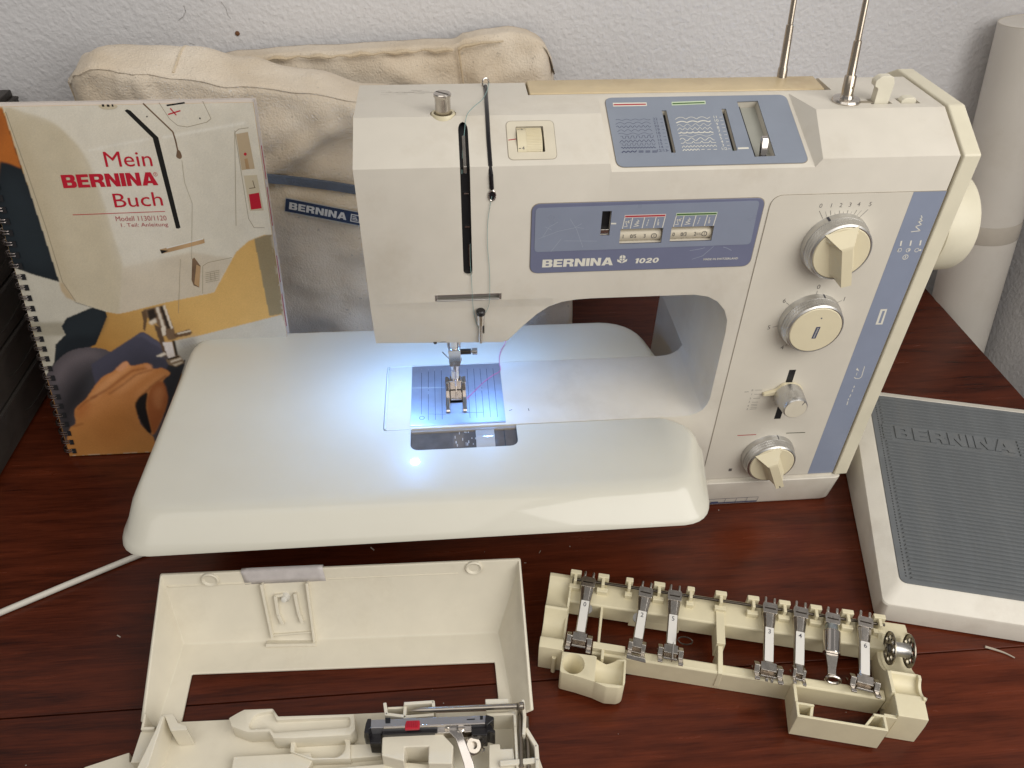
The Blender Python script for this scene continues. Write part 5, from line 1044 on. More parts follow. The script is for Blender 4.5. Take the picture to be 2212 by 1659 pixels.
# pocket with its blue hem and the woven name patch
def on_face(u, v, lift):
    best = None
    for k in range(14):
        pass
    p = AY(u, v, 225)
    for k in range(8):
        uu = (p.x + 222) / 428; t = max(.01, min(1, p.z / interp(pip, p.x))); y = front_xyz(uu, t)[1] - lift; p = AY(u, v, y)
    return p
HEM = [(540, 382), (565, 385), (620, 389), (660, 394), (720, 402), (775, 411), (830, 420)]
hm = [on_face(u, v, 6.0) for u, v in HEM]
b = MB(); loops = []
for i in range(25):
    t = i / 24 * (len(hm) - 1); k = min(int(t), len(hm) - 2); p = hm[k].lerp(hm[k + 1], t - k)
    loops.append([(p.x, p.y - 1.2, p.z + 4.2), (p.x, p.y + 1.6, p.z + 4.2), (p.x, p.y + 1.6, p.z - 4.2), (p.x, p.y - 1.2, p.z - 4.2)])
b.loft(loops); b.build("pocket_hem", hem_m, bag, bevel=.8)
vv = []; nu2, nv2 = 36, 40
for j in range(nv2 + 1):
    for i in range(nu2 + 1):
        x = -128 + 250 * i / nu2; zt = 199 - (x + 90) * .17; z = zt * (1 - j / nv2) + .6; uu = (x + 222) / 428; t = min(1, z / interp(pip, x))
        vv.append((x, front_xyz(uu, t)[1] - 2.6 + wr(x, z, .25, 11), z))
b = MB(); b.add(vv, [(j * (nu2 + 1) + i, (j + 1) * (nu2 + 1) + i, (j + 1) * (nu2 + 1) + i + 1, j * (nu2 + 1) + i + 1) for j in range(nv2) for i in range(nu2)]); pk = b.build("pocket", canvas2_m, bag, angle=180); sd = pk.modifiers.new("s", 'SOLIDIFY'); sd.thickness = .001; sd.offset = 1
pt = [on_face(*q, 6.5) for q in ((613, 425), (792, 460), (790, 483), (614, 456))]
PX = (pt[1] - pt[0]); px = PX.normalized(); py = (pt[0] - pt[3]).normalized(); pn = px.cross(py); py = pn.cross(px)
PMx = plane_frame(pt[3] + Vector((0, -.6, 0)), px, py); pw = PX.length; ph = (pt[0] - pt[3]).length
b = MB(); b.prism(rrect(0, pw, 0, ph, 1), -.8, .5, PMx); pa = b.build("name_patch", mat("patch_edge", (.50, .48, .43), .6), bag)
b = MB(); b.prism(rrect(.7, pw - .5, .7, ph - .7, .6), .4, .75, PMx); b.build("patch_field", mat("patch_navy", (.018, .035, .085), .55, var=.2, vscale=400), pa)
v, f, Wd = block_word("BERNINA", 1, 1, .09); k = 50 / Wd
b = MB(); b.add([(p[0] * k + 29, p[1] * 6.3 + ph * .5, .8) for p in v], f, PMx); c = pw - 10.5
b.flat([rrect(c - 4.2, c + 4.0, ph * .5 - 3.6, ph * .5 + 3.4, .2), rrect(c - 3.3, c + 3.1, ph * .5 - 2.7, ph * .5 + 2.5, .2)], .8, PMx)
b.path([(c - 2.6, ph * .5 + 1.2), (c + .8, ph * .5 + 1.2)], .8, .8, PMx); b.path([(c - 2.6, ph * .5 - .3), (c + 1.4, ph * .5 - .3), (c + 1.4, ph * .5 - 1.4)], .8, .8, PMx); b.seg((c - 2.4, ph * .5 - 1.6), (c + 2.2, ph * .5 - 1.6), .6, .8, PMx)
b.build("patch_print", mat("patch_white", (.62, .62, .60), .6), pa, smooth=False)
# rear part of the cover
btop = [(-140, 262), (-93, 268), (-55, 271), (-18, 272.5), (40, 274.5), (90, 276), (98, 276.5), (106, 281), (125, 284), (146, 285.5), (160, 284), (171, 280), (180, 272), (184.5, 262), (187, 250)]
vv = []; nu3, nv3 = 80, 60
for j in range(nv3 + 1):
    for i in range(nu3 + 1):
        u = i / nu3; x = -140 + 327 * u; zt = interp(btop, x); t = 1.15 * j / nv3
        if t <= 1:
            z = zt * t; y = 300 + 18 * (1 - t) ** 2 * 0 + wr(x, z, .9, 21) - ridge(x, z, 112, 250, 130, 280, 6, 5) - ridge(x, z, 120, 246, 168, 262, 7, 5) - ridge(x, z, 40, 262, 85, 236, 8, 4) + (8 if x > 101 else 0) * .3
            if u > .95: y += ((u - .95) / .05) ** 2 * 22
            if t > .94: y += ((t - .94) / .06) ** 2 * 5
            xx = x + (1 - t) * 42 * max(0, u - .55) / .45 - (1 - t) * 6
        else: q = (t - 1) / .15; z = zt - 1.5 * q; y = 305 + 26 * q + wr(x, z, .9, 21); xx = x
        vv.append((xx, min(y, WALL_Y - 1.5), max(z, .6)))
b = MB(); b.add(vv, [(j * (nu3 + 1) + i, j * (nu3 + 1) + i + 1, (j + 1) * (nu3 + 1) + i + 1, (j + 1) * (nu3 + 1) + i) for j in range(nv3) for i in range(nu3)]); rpn = b.build("rear_panel", canvas_m, bag, angle=180); sd = rpn.modifiers.new("s", 'SOLIDIFY'); sd.thickness = .0012; sd.offset = 1
def rear_pt(x, dz): return (x, 300 + wr(x, interp(btop, x), .9, 21) - 2 - 1.5, interp(btop, x) + dz)
b = MB(); b.tube([rear_pt(-100 + 5 * i, -.3 + .8 * sin(i * 1.7)) for i in range(0, 40)], [1.6 + .7 * sin(i * .9) for i in range(0, 40)], 7); b.build("piping", pipe_m, bag)
b = MB(); b.tube([rear_pt(100 + 3.6 * i, -1.0 - .3 * i * (1 if i < 4 else .6)) for i in range(0, 12)], [1.9 - .09 * i for i in range(12)], 7); b.build("piping", pipe_m, bag)
b = MB(); b.tube([(100 + .35 * i, 296 + wr(100, 275 - 3.2 * i, .9, 21), interp(btop, 100) - 3.2 * i) for i in range(0, 14)], 1.0, 6); b.build("seam", pipe_m, bag)

# ------------------------------------------------------------------ dark drawer stack at the left
dk_m = mat("dark_brown_plastic", (0.036, 0.030, 0.026), 0.45, var=.15, bump=.1, bscale=500)
ds = thing("drawer_stack", "dark brown stack of desk drawers at the left edge", "drawers", (-370, 200, 0))
b = MB(); b.box(-440, -307.5, 55, 332, 0, 236); b.build("carcass", dk_m, ds, bevel=1)
for i in range(6):
    z = 3 + i * 38.5
    b = MB(); b.prism(rrect(56, 331, z, z + 35.5, 2), -307.6, -303.5, YZ); dr = b.build("drawer_side", dk_m, ds, bevel=.8)
    g = MB(); g.prism(sm_([(160, 0), (0, 0)], 1) if False else [(182 + 46 * cos(2 * pi * k / 24), z + 18 + 9 * sin(2 * pi * k / 24) * (1 - .45 * cos(2 * pi * k / 24))) for k in range(24)], -304.6, -300, YZ)
    cut(dr, g); finish(dr)
    b = MB(); b.box(-304, -302.4, 56.5, 330.5, z + 33.0, z + 35.0); b.build("drawer_lip", dk_m, dr, bevel=.4)

# ------------------------------------------------------------------ white tube, cable
tx, ty = -0.105, 0.1
def TB(z): return Vector((668.7 + tx * z, 279.5 + ty * z, z))
tube_m = mat("off_white_card_tube", (0.70, 0.66, 0.60), 0.42, var=.05, vscale=10, dirt=(.45, .38, .28), dirt_amt=.25, dirt_scale=9)
tu = thing("poster_tube", "long off-white cardboard tube leaning in the wall corner", "tube", tuple(TB(-620)))
b = MB(); b.cyl(TB(-620), TB(291), 33.6, n=72); b.build("tube_wall", tube_m, tu, angle=30)
for z0, z1 in ((93, 105), ):
    b = MB(); b.lathe([(33.8, 0), (34.0, .6), (34.0, 19.4), (33.8, 20)], axis_frame(TB(82), TB(105)), 72, cap=False); b.build("tape_band", mat("clear_tape", (.55, .50, .43), .22, var=.05), tu, angle=30)
b = MB(); b.lathe([(33.5, 4.4), (33.7, 4.9), (32.9, 5.2), (32.6, 4.0), (10, 3.8)], axis_frame(TB(286.5), TB(300)), 72); b.build("end_cap", mat("cap_beige", (.58, .53, .46), .45), tu, angle=30)

cb = MB(); cpts = [(-790, -330, 2.5), (-640, -262, 2.5), (-500, -200, 2.5), (-400, -150, 2.5), (-330, -112, 2.5), (-290, -90, 2.5), (-247.5, -66.3, 2.5), (-210, -46, 2.5), (-168, -24, 2.5), (-120, 0, 2.5), (-60, 24, 2.5), (0, 40, 2.5)]
sp_ = []
for i in range(len(cpts) - 1):
    for k in range(6): sp_.append(tuple(Vector(cpts[i]).lerp(Vector(cpts[i + 1]), k / 6)))
cb.tube(sp_, 2.35, 12); tag(cb.build("power_cable", mat("white_cable_pvc", (.66, .63, .56), .35, var=.02)), "white power cable running from under the sewing table to the left", "cable")

# ------------------------------------------------------------------ threads
th_m = mat("teal_thread", (.20, .33, .32), .6, var=0); pk_m = mat("pink_thread", (.62, .20, .42), .6, var=0)
def catmull(P, n=6):
    P = [Vector(p) for p in P]; out = []
    for i in range(len(P) - 1):
        p0, p1, p2, p3 = P[max(i - 1, 0)], P[i], P[i + 1], P[min(i + 2, len(P) - 1)]
        for k in range(n):
            t = k / n; out.append(tuple(.5 * ((2 * p1) + (p2 - p0) * t + (2 * p0 - 5 * p1 + 4 * p2 - p3) * t * t + (3 * p1 - p0 - 3 * p2 + p3) * t ** 3)))
    out.append(tuple(P[-1])); return out
b = MB(); b.tube(catmull([(114.5, 80, TOPZ + 2), (113.6, 76, TOPZ + 1.2), (112.2, 66, TOPZ + 1.6), (108.5, 50, TOPZ + 2.4), (102.5, 38, TOPZ + 2.2), (98.5, 29, TOPZ + .8), (96.8, 22, 313), (95.5, 14, 307), (94.6, 6, 301), (94.2, 1.2, 297)]), .2, 5)
b.tube(catmull([(97.8, .7, 252), (97.6, 1.0, 240), (98.0, -.8, 228), (98.3, -1.4, 216), (98.8, -.9, 205), (100.6, -1.0, 194), (102.6, -2.2, 190)]), .16, 5)
b.tube(catmull([(111.0, -.6, 283.5), (108.6, -.9, 268), (108.2, -.9, 252), (109.2, -.8, 236), (109.4, -1.0, 220), (108.6, -1.4, 208), (105.8, -1.6, 201.5)]), .16, 5)
tag(b.build("thread", th_m), "fine teal thread running down the front of the machine head", "thread")
b = MB(); b.tube(catmull([(92, 28, 103.0), (98, 36, 102.8), (106, 47, 102.7), (114, 55.5, 102.7), (119.4, 59.5, 102.8), (120.9, 64, 102.7), (120.6, 73, 102.2), (122.6, 86, 102.4), (127.2, 96, 104), (130, 105, 112)]), .27, 5)
tag(b.build("thread", pk_m), "pink thread trailing from under the presser foot across the plate", "thread")
b = MB(); b.tube(catmull([tuple(AZ(u, v, .9)) for u, v in ((2128, 1397), (2152, 1404), (2172, 1411), (2192, 1421))]), [.9 - .03 * k for k in range(19)], 6); tag(b.build("frayed_string", mat("string_grey", (.42, .37, .30), .8)), "short frayed end of string on the desk in front of the pedal", "string")

# ------------------------------------------------------------------ presser foot holder
HO = Vector((146, -80, 0)); HA = radians(-14.3)
cream_m = mat("yellowed_cream_plastic", (0.71, 0.645, 0.455), 0.4, var=.04, bump=.05, bscale=1200, dirt=(.45, .36, .2), dirt_amt=.15, dirt_scale=35)
hd = thing("presser_foot_holder", "yellowed cream plastic rack holding loose presser feet", "rack", tuple(HO), HA, local=True)
HM_ = Matrix.Translation(HO) @ Matrix.Rotation(HA, 4, 'Z'); HI = HM_.inverted()
VZ = YZ
b = MB(); b.prism([(2.2, 6), (2.2, 25.5), (.5, 26.2), (-17.5, 25.0), (-18.3, 24.0), (-17.6, 9), (-15, 8), (-15, 6)], 16.5, 232, VZ); b.build("rear_rail", cream_m, hd, bevel=.5)
b = MB(); b.box(59.6, 95, -17.9, -15, 6, 14); b.build("rail_step", cream_m, hd, bevel=.4)
b = MB()
b.prism([(-45.2, 0), (-45.2, 19.4), (-46.2, 20.2), (-51.2, 20.0), (-52.2, 19), (-51.6, 0)], 36, 224, VZ); b.build("front_rail", cream_m, hd, bevel=.4)
def arc_prof(v0, v1, zt, dep, n=12): return [(v0 + (v1 - v0) * i / n, zt - dep * sin(pi * i / n) ** .7) for i in range(n + 1)]
b = MB(); b.prism([(2.0, 0), (2.0, 27.5), (0, 28)] + arc_prof(-1.5, -26, 28, 5.5) + arc_prof(-27.5, -50, 27.5, 9.5) + [(-52, 27.8), (-57.5, 27), (-58.5, 20), (-57, 0)], .8, 16.5, VZ); lb = b.build("end_block", cream_m, hd, bevel=.5)
b = MB(); b.prism([(2.2, 10), (2.2, 29), (-18, 28.4), (-24, 24), (-47, 19.5), (-58, 27), (-58, 10)], 15.6, 17.3, VZ); b.build("side_wall", cream_m, hd, bevel=.4)
b = MB(); b.cyl((11.5, -58.8, 1), (11.5, -58.8, 19), 1.5, 1.5, 14); b.build("side_pin", cream_m, hd, bevel=.4)
b = MB(); b.prism([(1.8, 0), (1.8, 27.5), (-1.5, 28.2), (-8, 28)] + arc_prof(-10, -36, 29, 9) + arc_prof(-37.5, -51, 28.4, 5.5) + [(-53, 28.4), (-60, 28), (-65.8, 27.4), (-66.5, 20), (-66.5, 0)], 226.5, 244.5, VZ); b.build("end_block", cream_m, hd, bevel=.5)
b = MB(); b.prism([(-6, 8), (-6, 29.5)] + arc_prof(-9, -37, 30, 10.5) + [(-52, 30), (-52, 8)], 224.6, 227, VZ); b.prism([(-6, 8), (-6, 29.5)] + arc_prof(-9, -37, 30, 10.5) + arc_prof(-40, -52, 30, 4) + [(-54, 30), (-54, 8)], 243.2, 245.2, VZ); b.build("bobbin_cheek", cream_m, hd, bevel=.4)
pu = [19.2, 38.7, 57.0, 77.8, 99.5, 120.1, 142, 162.9, 183.8, 204.7, 225.4]
for i, u in enumerate(pu):
    M = Matrix.Translation((u, 0, 0)); hw = 3.9 if u not in (57.0, 99.5) else 2.6
    b = MB()
    b.box(-hw, hw, -1.6, 1.9, 24.5, 35.2, M); b.box(-1.15, 1.15, -7.0, -1.2, 24.5, 34.4, M); b.box(-hw, hw, -9.6, -6.0, 24.0, 29.6, M)
    b.build("post", cream_m, hd, bevel=.55)
b = MB(); b.cyl((17.5, -3.6, 31.2), (229, -3.6, 31.2), 1.0, n=12); b.build("retaining_rod", dkmetal_m, hd)
b = MB(); b.prism([(-17, 10), (-17, 24), (-33, 23), (-33.5, 21.5), (-46, 21), (-46, 10)], 39.0, 40.7, VZ); b.build("divider", cream_m, hd, bevel=.3)
b = MB(); b.prism([(-8, 10), (-8, 27), (-34, 26.5), (-34, 10)], 117.4, 123.2, VZ); b.prism([(-34.2, 4), (-34.2, 24), (-50, 21.5), (-52.4, 20), (-52.4, 4)], 118.6, 121.8, VZ); b.build("divider", cream_m, hd, bevel=.4)
b = MB(); b.prism(rpoly([(16.6, -58), (37.5, -57.4), (46, -59.4), (58.6, -56.2), (58.6, -74.6), (55, -77.0), (47, -77.8), (39, -75.5), (27, -73.6), (16.6, -72.6)], [1, 0, 3, 1, 4, 4, 5, 3, 3, 2], 5), 5, 26); cu = b.build("needle_cup_block", cream_m, hd, smooth=False, weld=True)
kx = MB(); kx.lathe([(3.4, 6.5), (7.4, 26.5)], Matrix.Translation((24.7, -65.3, 0)), 36)
ky = MB(); ky.loft([[(37.8 + 1.5, -66.5 + 9.2 * cos(a), 26.2 + 8.5 * sin(a)) for a in [2 * pi * k / 32 for k in range(32)]], [(57.2, -66.5 + 8.6 * cos(a), 26.2 + 8.5 * sin(a)) for a in [2 * pi * k / 32 for k in range(32)]]])
cut(cu, kx, ky); finish(cu, .4, 2, 30)
b = MB(); b.prism(rpoly([(19, -58.5), (48, -58.5), (48, -70), (19, -70)], 2), 0, 5.2); b.build("block_foot", cream_m, hd, bevel=.4)
b = MB(); b.lathe([(3.2, 6.52), (3.2, 6.7)], Matrix.Translation((24.7, -65.3, 0)), 24); b.build("cup_bottom", mat("old_dust", (.20, .16, .09), .8), hd)
b = MB(); b.box(36, 57.5, -50.8, -46.0, 20, 24.6); b.box(42, 44, -57.5, -50.5, 16, 24); b.build("cup_bridge", cream_m, hd, bevel=.4)
b = MB()
brk = [(165.0, -76.4), (219.2, -76.4), (219.2, -66.0), (212.0, -66.0), (212.0, -67.6), (217.4, -67.6), (217.4, -74.7), (166.8, -74.7), (166.8, -68.0), (176.4, -68.0), (176.4, -66.4), (165.0, -66.4)]
b.prism(brk, 3.0, 26); b.build("bracket", cream_m, hd, bevel=.45)
b = MB(); b.box(165.0, 167.0, -66.4, -52, 3, 25); b.build("bracket_arm", cream_m, hd, bevel=.4); b = MB(); b.box(219.2, 227, -66.2, -63.8, 3, 24); b.build("bracket_arm", cream_m, hd, bevel=.4)
b = MB(); b.prism([(174.6, -67.5), (176.4, -67.5), (174.8, -74.6), (173, -74.6)], 14, 24.5); b.prism([(205.4, -74.6), (207.2, -74.6), (213, -67.5), (211.2, -67.5)], 14, 24.5); b.build("bracket_rib", cream_m, hd, bevel=.2)

# ------------------------------------------------------------------ presser feet
lab_m = mat("white_foot_label", (.72, .70, .66), .4, var=0)
def presser_foot(num, sw, length, label, toe=9.0, extra=None, mount=None):
    if mount is None:
        (cu_, cv_, cz), (su, sv, sz) = extra['c'], extra['s']
        a = HM_ @ Vector((cu_, cv_, cz)); s = HM_ @ Vector((su, sv, sz)); yax = (a - s).normalized(); xax = yax.cross(Vector((0, 0, 1))).normalized(); R = Matrix((xax, yax, xax.cross(yax))).transposed().to_4x4()
        M = Matrix.Translation(a) @ R
    else: M = mount
    t = thing("presser_foot_attachment", label, "presser foot", tuple(M.translation), local=True, group="steel presser feet", rot=M.to_euler())
    L = length
    b = MB(); b.prism(rpoly([(-4.6, -3.2), (4.6, -3.2), (5.0, 1.5), (4.4, 4.2), (-4.4, 4.2), (-5.0, 1.5)], .8), -3.4, 3.2); b.lathe([(.95, 0), (.95, 4.6), (.6, 5.2)], axis_frame((-2.9, 3.4, 1.2), (-2.9, 9, 2.6)), 10); b.lathe([(.95, 0), (.95, 4.6), (.6, 5.2)], axis_frame((2.9, 3.4, 1.2), (2.9, 9, 2.6)), 10)
    cl_ = b.build("clamp", steel_m, t, bevel=.5)
    b = MB(); b.box(-3.6, 3.6, -.5, .5, 3.1, 3.3); b.build("clamp_slot", dkmetal_m, cl_, smooth=False)
    if num != 'd':
        b = MB(); b.loft([[(-w_, y, z0), (w_, y, z0), (w_, y, z1 * .2), (w_ * .5, y, z1), (-w_ * .5, y, z1), (-w_, y, z1 * .2)] for w_, y, z0, z1 in ((4.6, -3.0, -2.6, 2.7), (4.2, -7, -2.2, 2.4), (3.5, -13, -1.8, 2.1), (3.4, -L + 6, -1.6, 1.9))]); b.build("shank", steel_m, t, bevel=.5)
        b = MB(); b.prism(rrect(-2.75, 2.75, -L + (9.5 if mount is None else 13), -13.2, .3), 1.9, 2.3); lb_ = b.build("number_label", lab_m, t, bevel=.1)
        b = MB(); b.text(num, 0, -16.2 if mount is None else -19.5, 4.4, 2.36, Matrix.Identity(4), bold=.03); b.build("number", dark_ink, lb_, smooth=False)
        if num in "02": b = MB(); b.lathe([(3.9, -.5), (3.9, .5)], Matrix.Translation((1.6 if num == '0' else -1.8, -17.5, -1.2)), 24); b.build("spring_disc", satin_m, t)
        h = sw / 2; hs = 1.2 if mount is None else 1.55; TT = (Matrix.Translation((0, -L + 5, 0)) @ Matrix.Rotation(radians(42), 4, 'X') @ Matrix.Translation((0, L - 5, 0))) if mount is None else Matrix.Identity(4); s_m = steel_m if mount is None else chrome_m
        b = MB(); b.box(-h * .55, h * .55, -L + 1.2, -L + 2.6, -8 * hs, toe * .55, TT); b.box(-h * .55, h * .55, -L + 3.0, -L + 7.2 * hs, -2.2 * hs, 2.2 * hs)
        b.cyl((-h * .95, -L + 5.2 * hs, 0), (h * .95, -L + 5.2 * hs, 0), 1.0 * hs, n=12); b.build("hinge", s_m, t, bevel=.35)
        for sg in (-1, 1):
            b = MB(); x0, x1 = sorted((sg * h * .5, sg * h)); xa, xb = sorted((sg * h * .62, sg * h))
            b.prism([(-8 * hs, 0), (toe, 0), (toe + .9, .9), (toe - .5, 2.2), (2.8 * hs, 2.5), (2.4 * hs, 6.6 * hs), (-2.4 * hs, 6.6 * hs), (-3 * hs, 2.5), (-8 * hs, 2.2)], x0 if num in '24' else xa, x1 if num in '24' else xb, Matrix.Translation((0, -L, 0)) @ YZ @ Matrix(((0, 1, 0, 0), (1, 0, 0, 0), (0, 0, -1, 0), (0, 0, 0, 1))) if False else TT @ Matrix.Translation((0, -L, 0)) @ Matrix(((0, 0, 1, 0), (0, 1, 0, 0), (1, 0, 0, 0), (0, 0, 0, 1))))
            b.build("toe", s_m, t, bevel=.4)
        if num == '5':
            b = MB(); b.box(.4, .9, -L - 3.0, -L + 8.5, 2.6, 8.5); b.build("guide_blade", satin_m, t, bevel=.15)
            b = MB(); b.tube([(8.5 + 4.6 * cos(a), -L + 12 + 1.6 * sin(a), 5 + 2.2 * sin(a)) for a in [2 * pi * k / 20 for k in range(20)]], .5, 6, True); b.build("adjuster_ring", dkmetal_m, t)
        if num == '3':
            for xx in (-1.6, 1.6): b = MB(); b.box(xx - .9, xx + .9, -L + .2, -L + 2.4, toe - 4, toe + .6, TT); b.build("cord_lug", steel_m, t, bevel=.3)
        if num == '2':
            b = MB(); b.prism(rpoly([(-h, 0), (h + 1.5, 0), (h + .5, 3), (-h, 3)], .5), toe - 1, toe + 1, TT @ Matrix.Translation((0, -L - 1.2, 0))); b.build("overlock_bar", steel_m, t, bevel=.4)
    else:
        b = MB(); b.lathe([(4.0, 0), (4.2, .5), (4.2, 4.6), (3.8, 5)], axis_frame((0, -3.5, 0), (0, -8, 0)), 24); b.build("spring_collar", mat("zinc_blue", (.42, .47, .50), .3, 1.0, var=.03), t)
        b = MB(); b.lathe([(5.2, 0), (5.6, .6), (5.6, 15.2), (5.2, 15.8)], axis_frame((0, -7.5, 0), (0, -24, 0)), 36); b.build("spring_sleeve", chrome_m, t, angle=30)
        b = MB(); b.loft([[(-w_, y, -1.6), (w_, y, -1.6), (w_, y, 1.4), (-w_, y, 1.4)] for w_, y in ((3.9, -23.3), (3.8, -25), (2.6, -33), (2.6, -37.5))]); b.build("shank", steel_m, t, bevel=.4)
        b = MB(); b.tube([(4.4 * cos(a) + .5, -L + 1.2 + 1.0 * sin(a), 2 + 3.2 * sin(a)) for a in [2 * pi * k / 24 for k in range(24)]], .95, 8, True); b.build("ring_toe", steel_m, t)
        b = MB(); b.text("9", 0, .6, 3.0, 3.26, Matrix.Identity(4)); b.build("number", grey_ink, t, smooth=False)
    return t
FEET = [("0", 17, 45, "presser foot marked 0 at the left end of the cream rack", (28.4, -7.6, 33), (26.6, -51.5, 25)),
        ("2", 11.5, 42, "presser foot marked 2 lying in the cream rack", (68.3, -9.0, 33), (64.6, -50.0, 25)),
        ("5", 16.5, 43, "presser foot marked 5 with a thin guide blade in the cream rack", (88.2, -8.2, 33), (86.9, -50.5, 25)),
        ("3", 18, 46, "presser foot marked 3 in the cream rack", (152.4, -6.9, 33), (149.5, -52, 25)),
        ("4", 8, 45, "narrow presser foot marked 4 in the cream rack", (172.7, -6.7, 33), (168.8, -51, 25)),
        ("d", 9, 42, "presser foot with a shiny spring sleeve between feet 4 and 6", (193.4, -7.7, 33), (189.8, -47, 25)),
        ("6", 18, 45, "presser foot marked 6 next to the bobbin end of the rack", (214.7, -6.8, 33), (209.2, -52.5, 25))]
for num, sw, L, lab, c, s in FEET: presser_foot(num, sw, L, lab, 9, dict(c=c, s=s))
presser_foot("0", 15.5, 46, "presser foot fitted on the sewing machine above the lit stitch plate", 25.5, None, Matrix.Translation((84.9, 40.5, 148.6)) @ Matrix.Rotation(pi / 2, 4, 'X'))
# bobbin at the right end of the rack
bo = thing("bobbin", "empty metal bobbin at the right end of the cream rack", "bobbin", tuple(HM_ @ Vector((234, -22.3, 33))), local=True, rot=(HM_.to_3x3().to_4x4() @ Matrix.Rotation(pi / 2, 4, 'Y')).to_euler())
bm_ = mat("aged_bobbin_steel", (.30, .27, .22), .33, 1.0, var=.2, vscale=300)
for z in (-6.3, 5.7):
    v, f = curve_mesh([circle(0, 0, 10.8, 40)] + [circle(6.9 * cos(a), 6.9 * sin(a), 1.75, 12) for a in [2 * pi * k / 8 for k in range(8)]] + [circle(0, 0, 2.9, 16)], 0)
    v2, f2 = solidify_flat(v, f, .7); b = MB(); b.add([(p[0], p[1], p[2] + z) for p in v2], f2); b.build("flange", bm_, bo, angle=30)
b = MB(); b.lathe([(4.9, -5.8), (4.7, -4.8), (4.7, 5), (4.9, 5.8)], None, 30, cap=False); b.build("core", satin_m, bo)

# ------------------------------------------------------------------ accessory case, lid half open and tray half
cs_m = mat("cream_case_plastic", (0.73, 0.68, 0.56), 0.42, var=.03, bump=.05, bscale=1000, dirt=(.45, .38, .27), dirt_amt=.2, dirt_scale=28)
ac = thing("accessory_case", "opened cream plastic accessory case in front of the sewing table", "case", (0, -140, 0))
a0, a1 = (-119.2, -78.2, 50), (123.6, -82.6, 50); b0, b1 = (-119.0, -79.6, 39.5), (123.2, -84.0, 39.5); c0, c1 = (-110.9, -101.4, 2.6), (107.6, -108.6, 2.6)
e0, e1 = (-119.6, -160, 11), (124.4, -171, 11); d0, d1 = (-113.5, -160, 2.6), (114.0, -170, 2.6)
o0, o1, o2, o3 = (-100.3, -124.4, 2.6), (103.6, -130.8, 2.6), (104.6, -171, 2.6), (-99, -160.5, 2.6)
V = [a0, a1, b0, b1, c0, c1, d0, d1, e0, e1, o0, o1, o2, o3]
Fc = [(0, 1, 3, 2), (2, 3, 5, 4), (0, 2, 4, 6, 8), (1, 9, 7, 5, 3), (4, 5, 11, 10), (10, 13, 6, 4), (11, 5, 7, 12)]
b = MB(); b.add(V, Fc); ls = b.build("case_lid", cs_m, ac, smooth=False, weld=False)
md = ls.modifiers.new("s", 'SOLIDIFY'); md.thickness = 2.4 * S; md.offset = 1; md.use_even_offset = True
bpy.context.view_layer.update()
bmm = bmesh.new(); bmm.from_mesh(ls.data); bmesh.ops.recalc_face_normals(bmm, faces=bmm.faces)
fn = min(bmm.faces, key=lambda f_: f_.calc_center_median().z)
if fn.normal.z > 0: bmesh.ops.reverse_faces(bmm, faces=bmm.faces)
bmm.to_mesh(ls.data); bmm.free()
bake_mods(ls); finish(ls, .9, 3, 25)
zc3 = zoom(200, 1575, 700, 1720); zc4 = zoom(900, 1575, 700, 1720); zt = zoom(700, 1900, 900, 2212)
# sloped back wall frame
WO = Vector(b0); wx = (Vector(b1) - Vector(b0)).normalized(); wy = (Vector(b0) - Vector(c0)).normalized(); wn_ = wx.cross(wy).normalized(); wy = wn_.cross(wx)
WF = plane_frame(Vector(c0), wx, wy)
def WL(p): q = WF.inverted() @ hit(p[0], p[1], wn_, wn_.dot(Vector(c0))); return (q.x, q.y)
def W3(x, y): return WL(zc3(x, y))
def W4(x, y): return WL(zc4(x, y))
def wallpath(bb, pts, th, z0, z1, M=None):
    for p, q in zip(pts[:-1], pts[1:]):
        p = Vector(p); q = Vector(q); d = (q - p).normalized(); n = Vector((-d.y, d.x)) * th / 2; p = p - d * th * .3; q = q + d * th * .3
        bb.prism([tuple(p + n), tuple(p - n), tuple(q - n), tuple(q + n)], z0, z1, M)
    return bb
b = MB(); wallpath(b, [W3(1400, 325), W3(1480, 705)], 1.6, 0, 5.0, WF); wallpath(b, [W4(5, 315), W4(60, 735)], 1.6, 0, 5.0, WF); wallpath(b, [W3(1445, 745), W4(65, 740)], 2.2, 0, 6.5, WF); wallpath(b, [W3(1480, 690), W4(45, 668)], 1.0, 0, 3.0, WF)
b.build("latch_frame", cs_m, ls, bevel=.3)
b = MB(); wallpath(b, [W3(1500, 410), W3(1520, 540), W3(1550, 600)], 2.2, 0, 4.5, WF); wallpath(b, [W3(1640, 395), W3(1665, 520), W3(1690, 590)], 2.2, 0, 4.5, WF); wallpath(b, [W3(1500, 410), W3(1545, 405)], 2.0, 0, 3.0, WF); b.build("latch_rib", cs_m, ls, bevel=.4)
q = W3(1565, 425); b = MB(); b.lathe([(3.6, 0), (3.4, 1.6), (2.2, 3.2), (2.0, 5.2), (1.0, 5.6)], WF @ Matrix.Translation((q[0], q[1], 0)), 14); b.build("latch_boss", mat("glued_white", (.70, .68, .62), .25), ls)
BFm = plane_frame(Vector(b0), Vector(b1) - Vector(b0), Vector(a0) - Vector(b0))
for u_ in (31.5, 211.3):
    b = MB(); b.lathe([(5.9, 0), (5.9, 1.2), (5.2, 1.8), (4.4, 1.5), (3.6, .7)], BFm @ Matrix.Translation((u_, 5.3, 0)), 32); b.build("rim_button", cs_m, ls)
b = MB(); wallpath(b, [(2, .2), (58, .2)], .8, -.3, .9, BFm); b.build("rim_bead", cs_m, ls, bevel=.2); b = MB(); wallpath(b, [(108, .2), (200, .2)], .6, -.3, .5, BFm); b.build("rim_bead", cs_m, ls, bevel=.2)
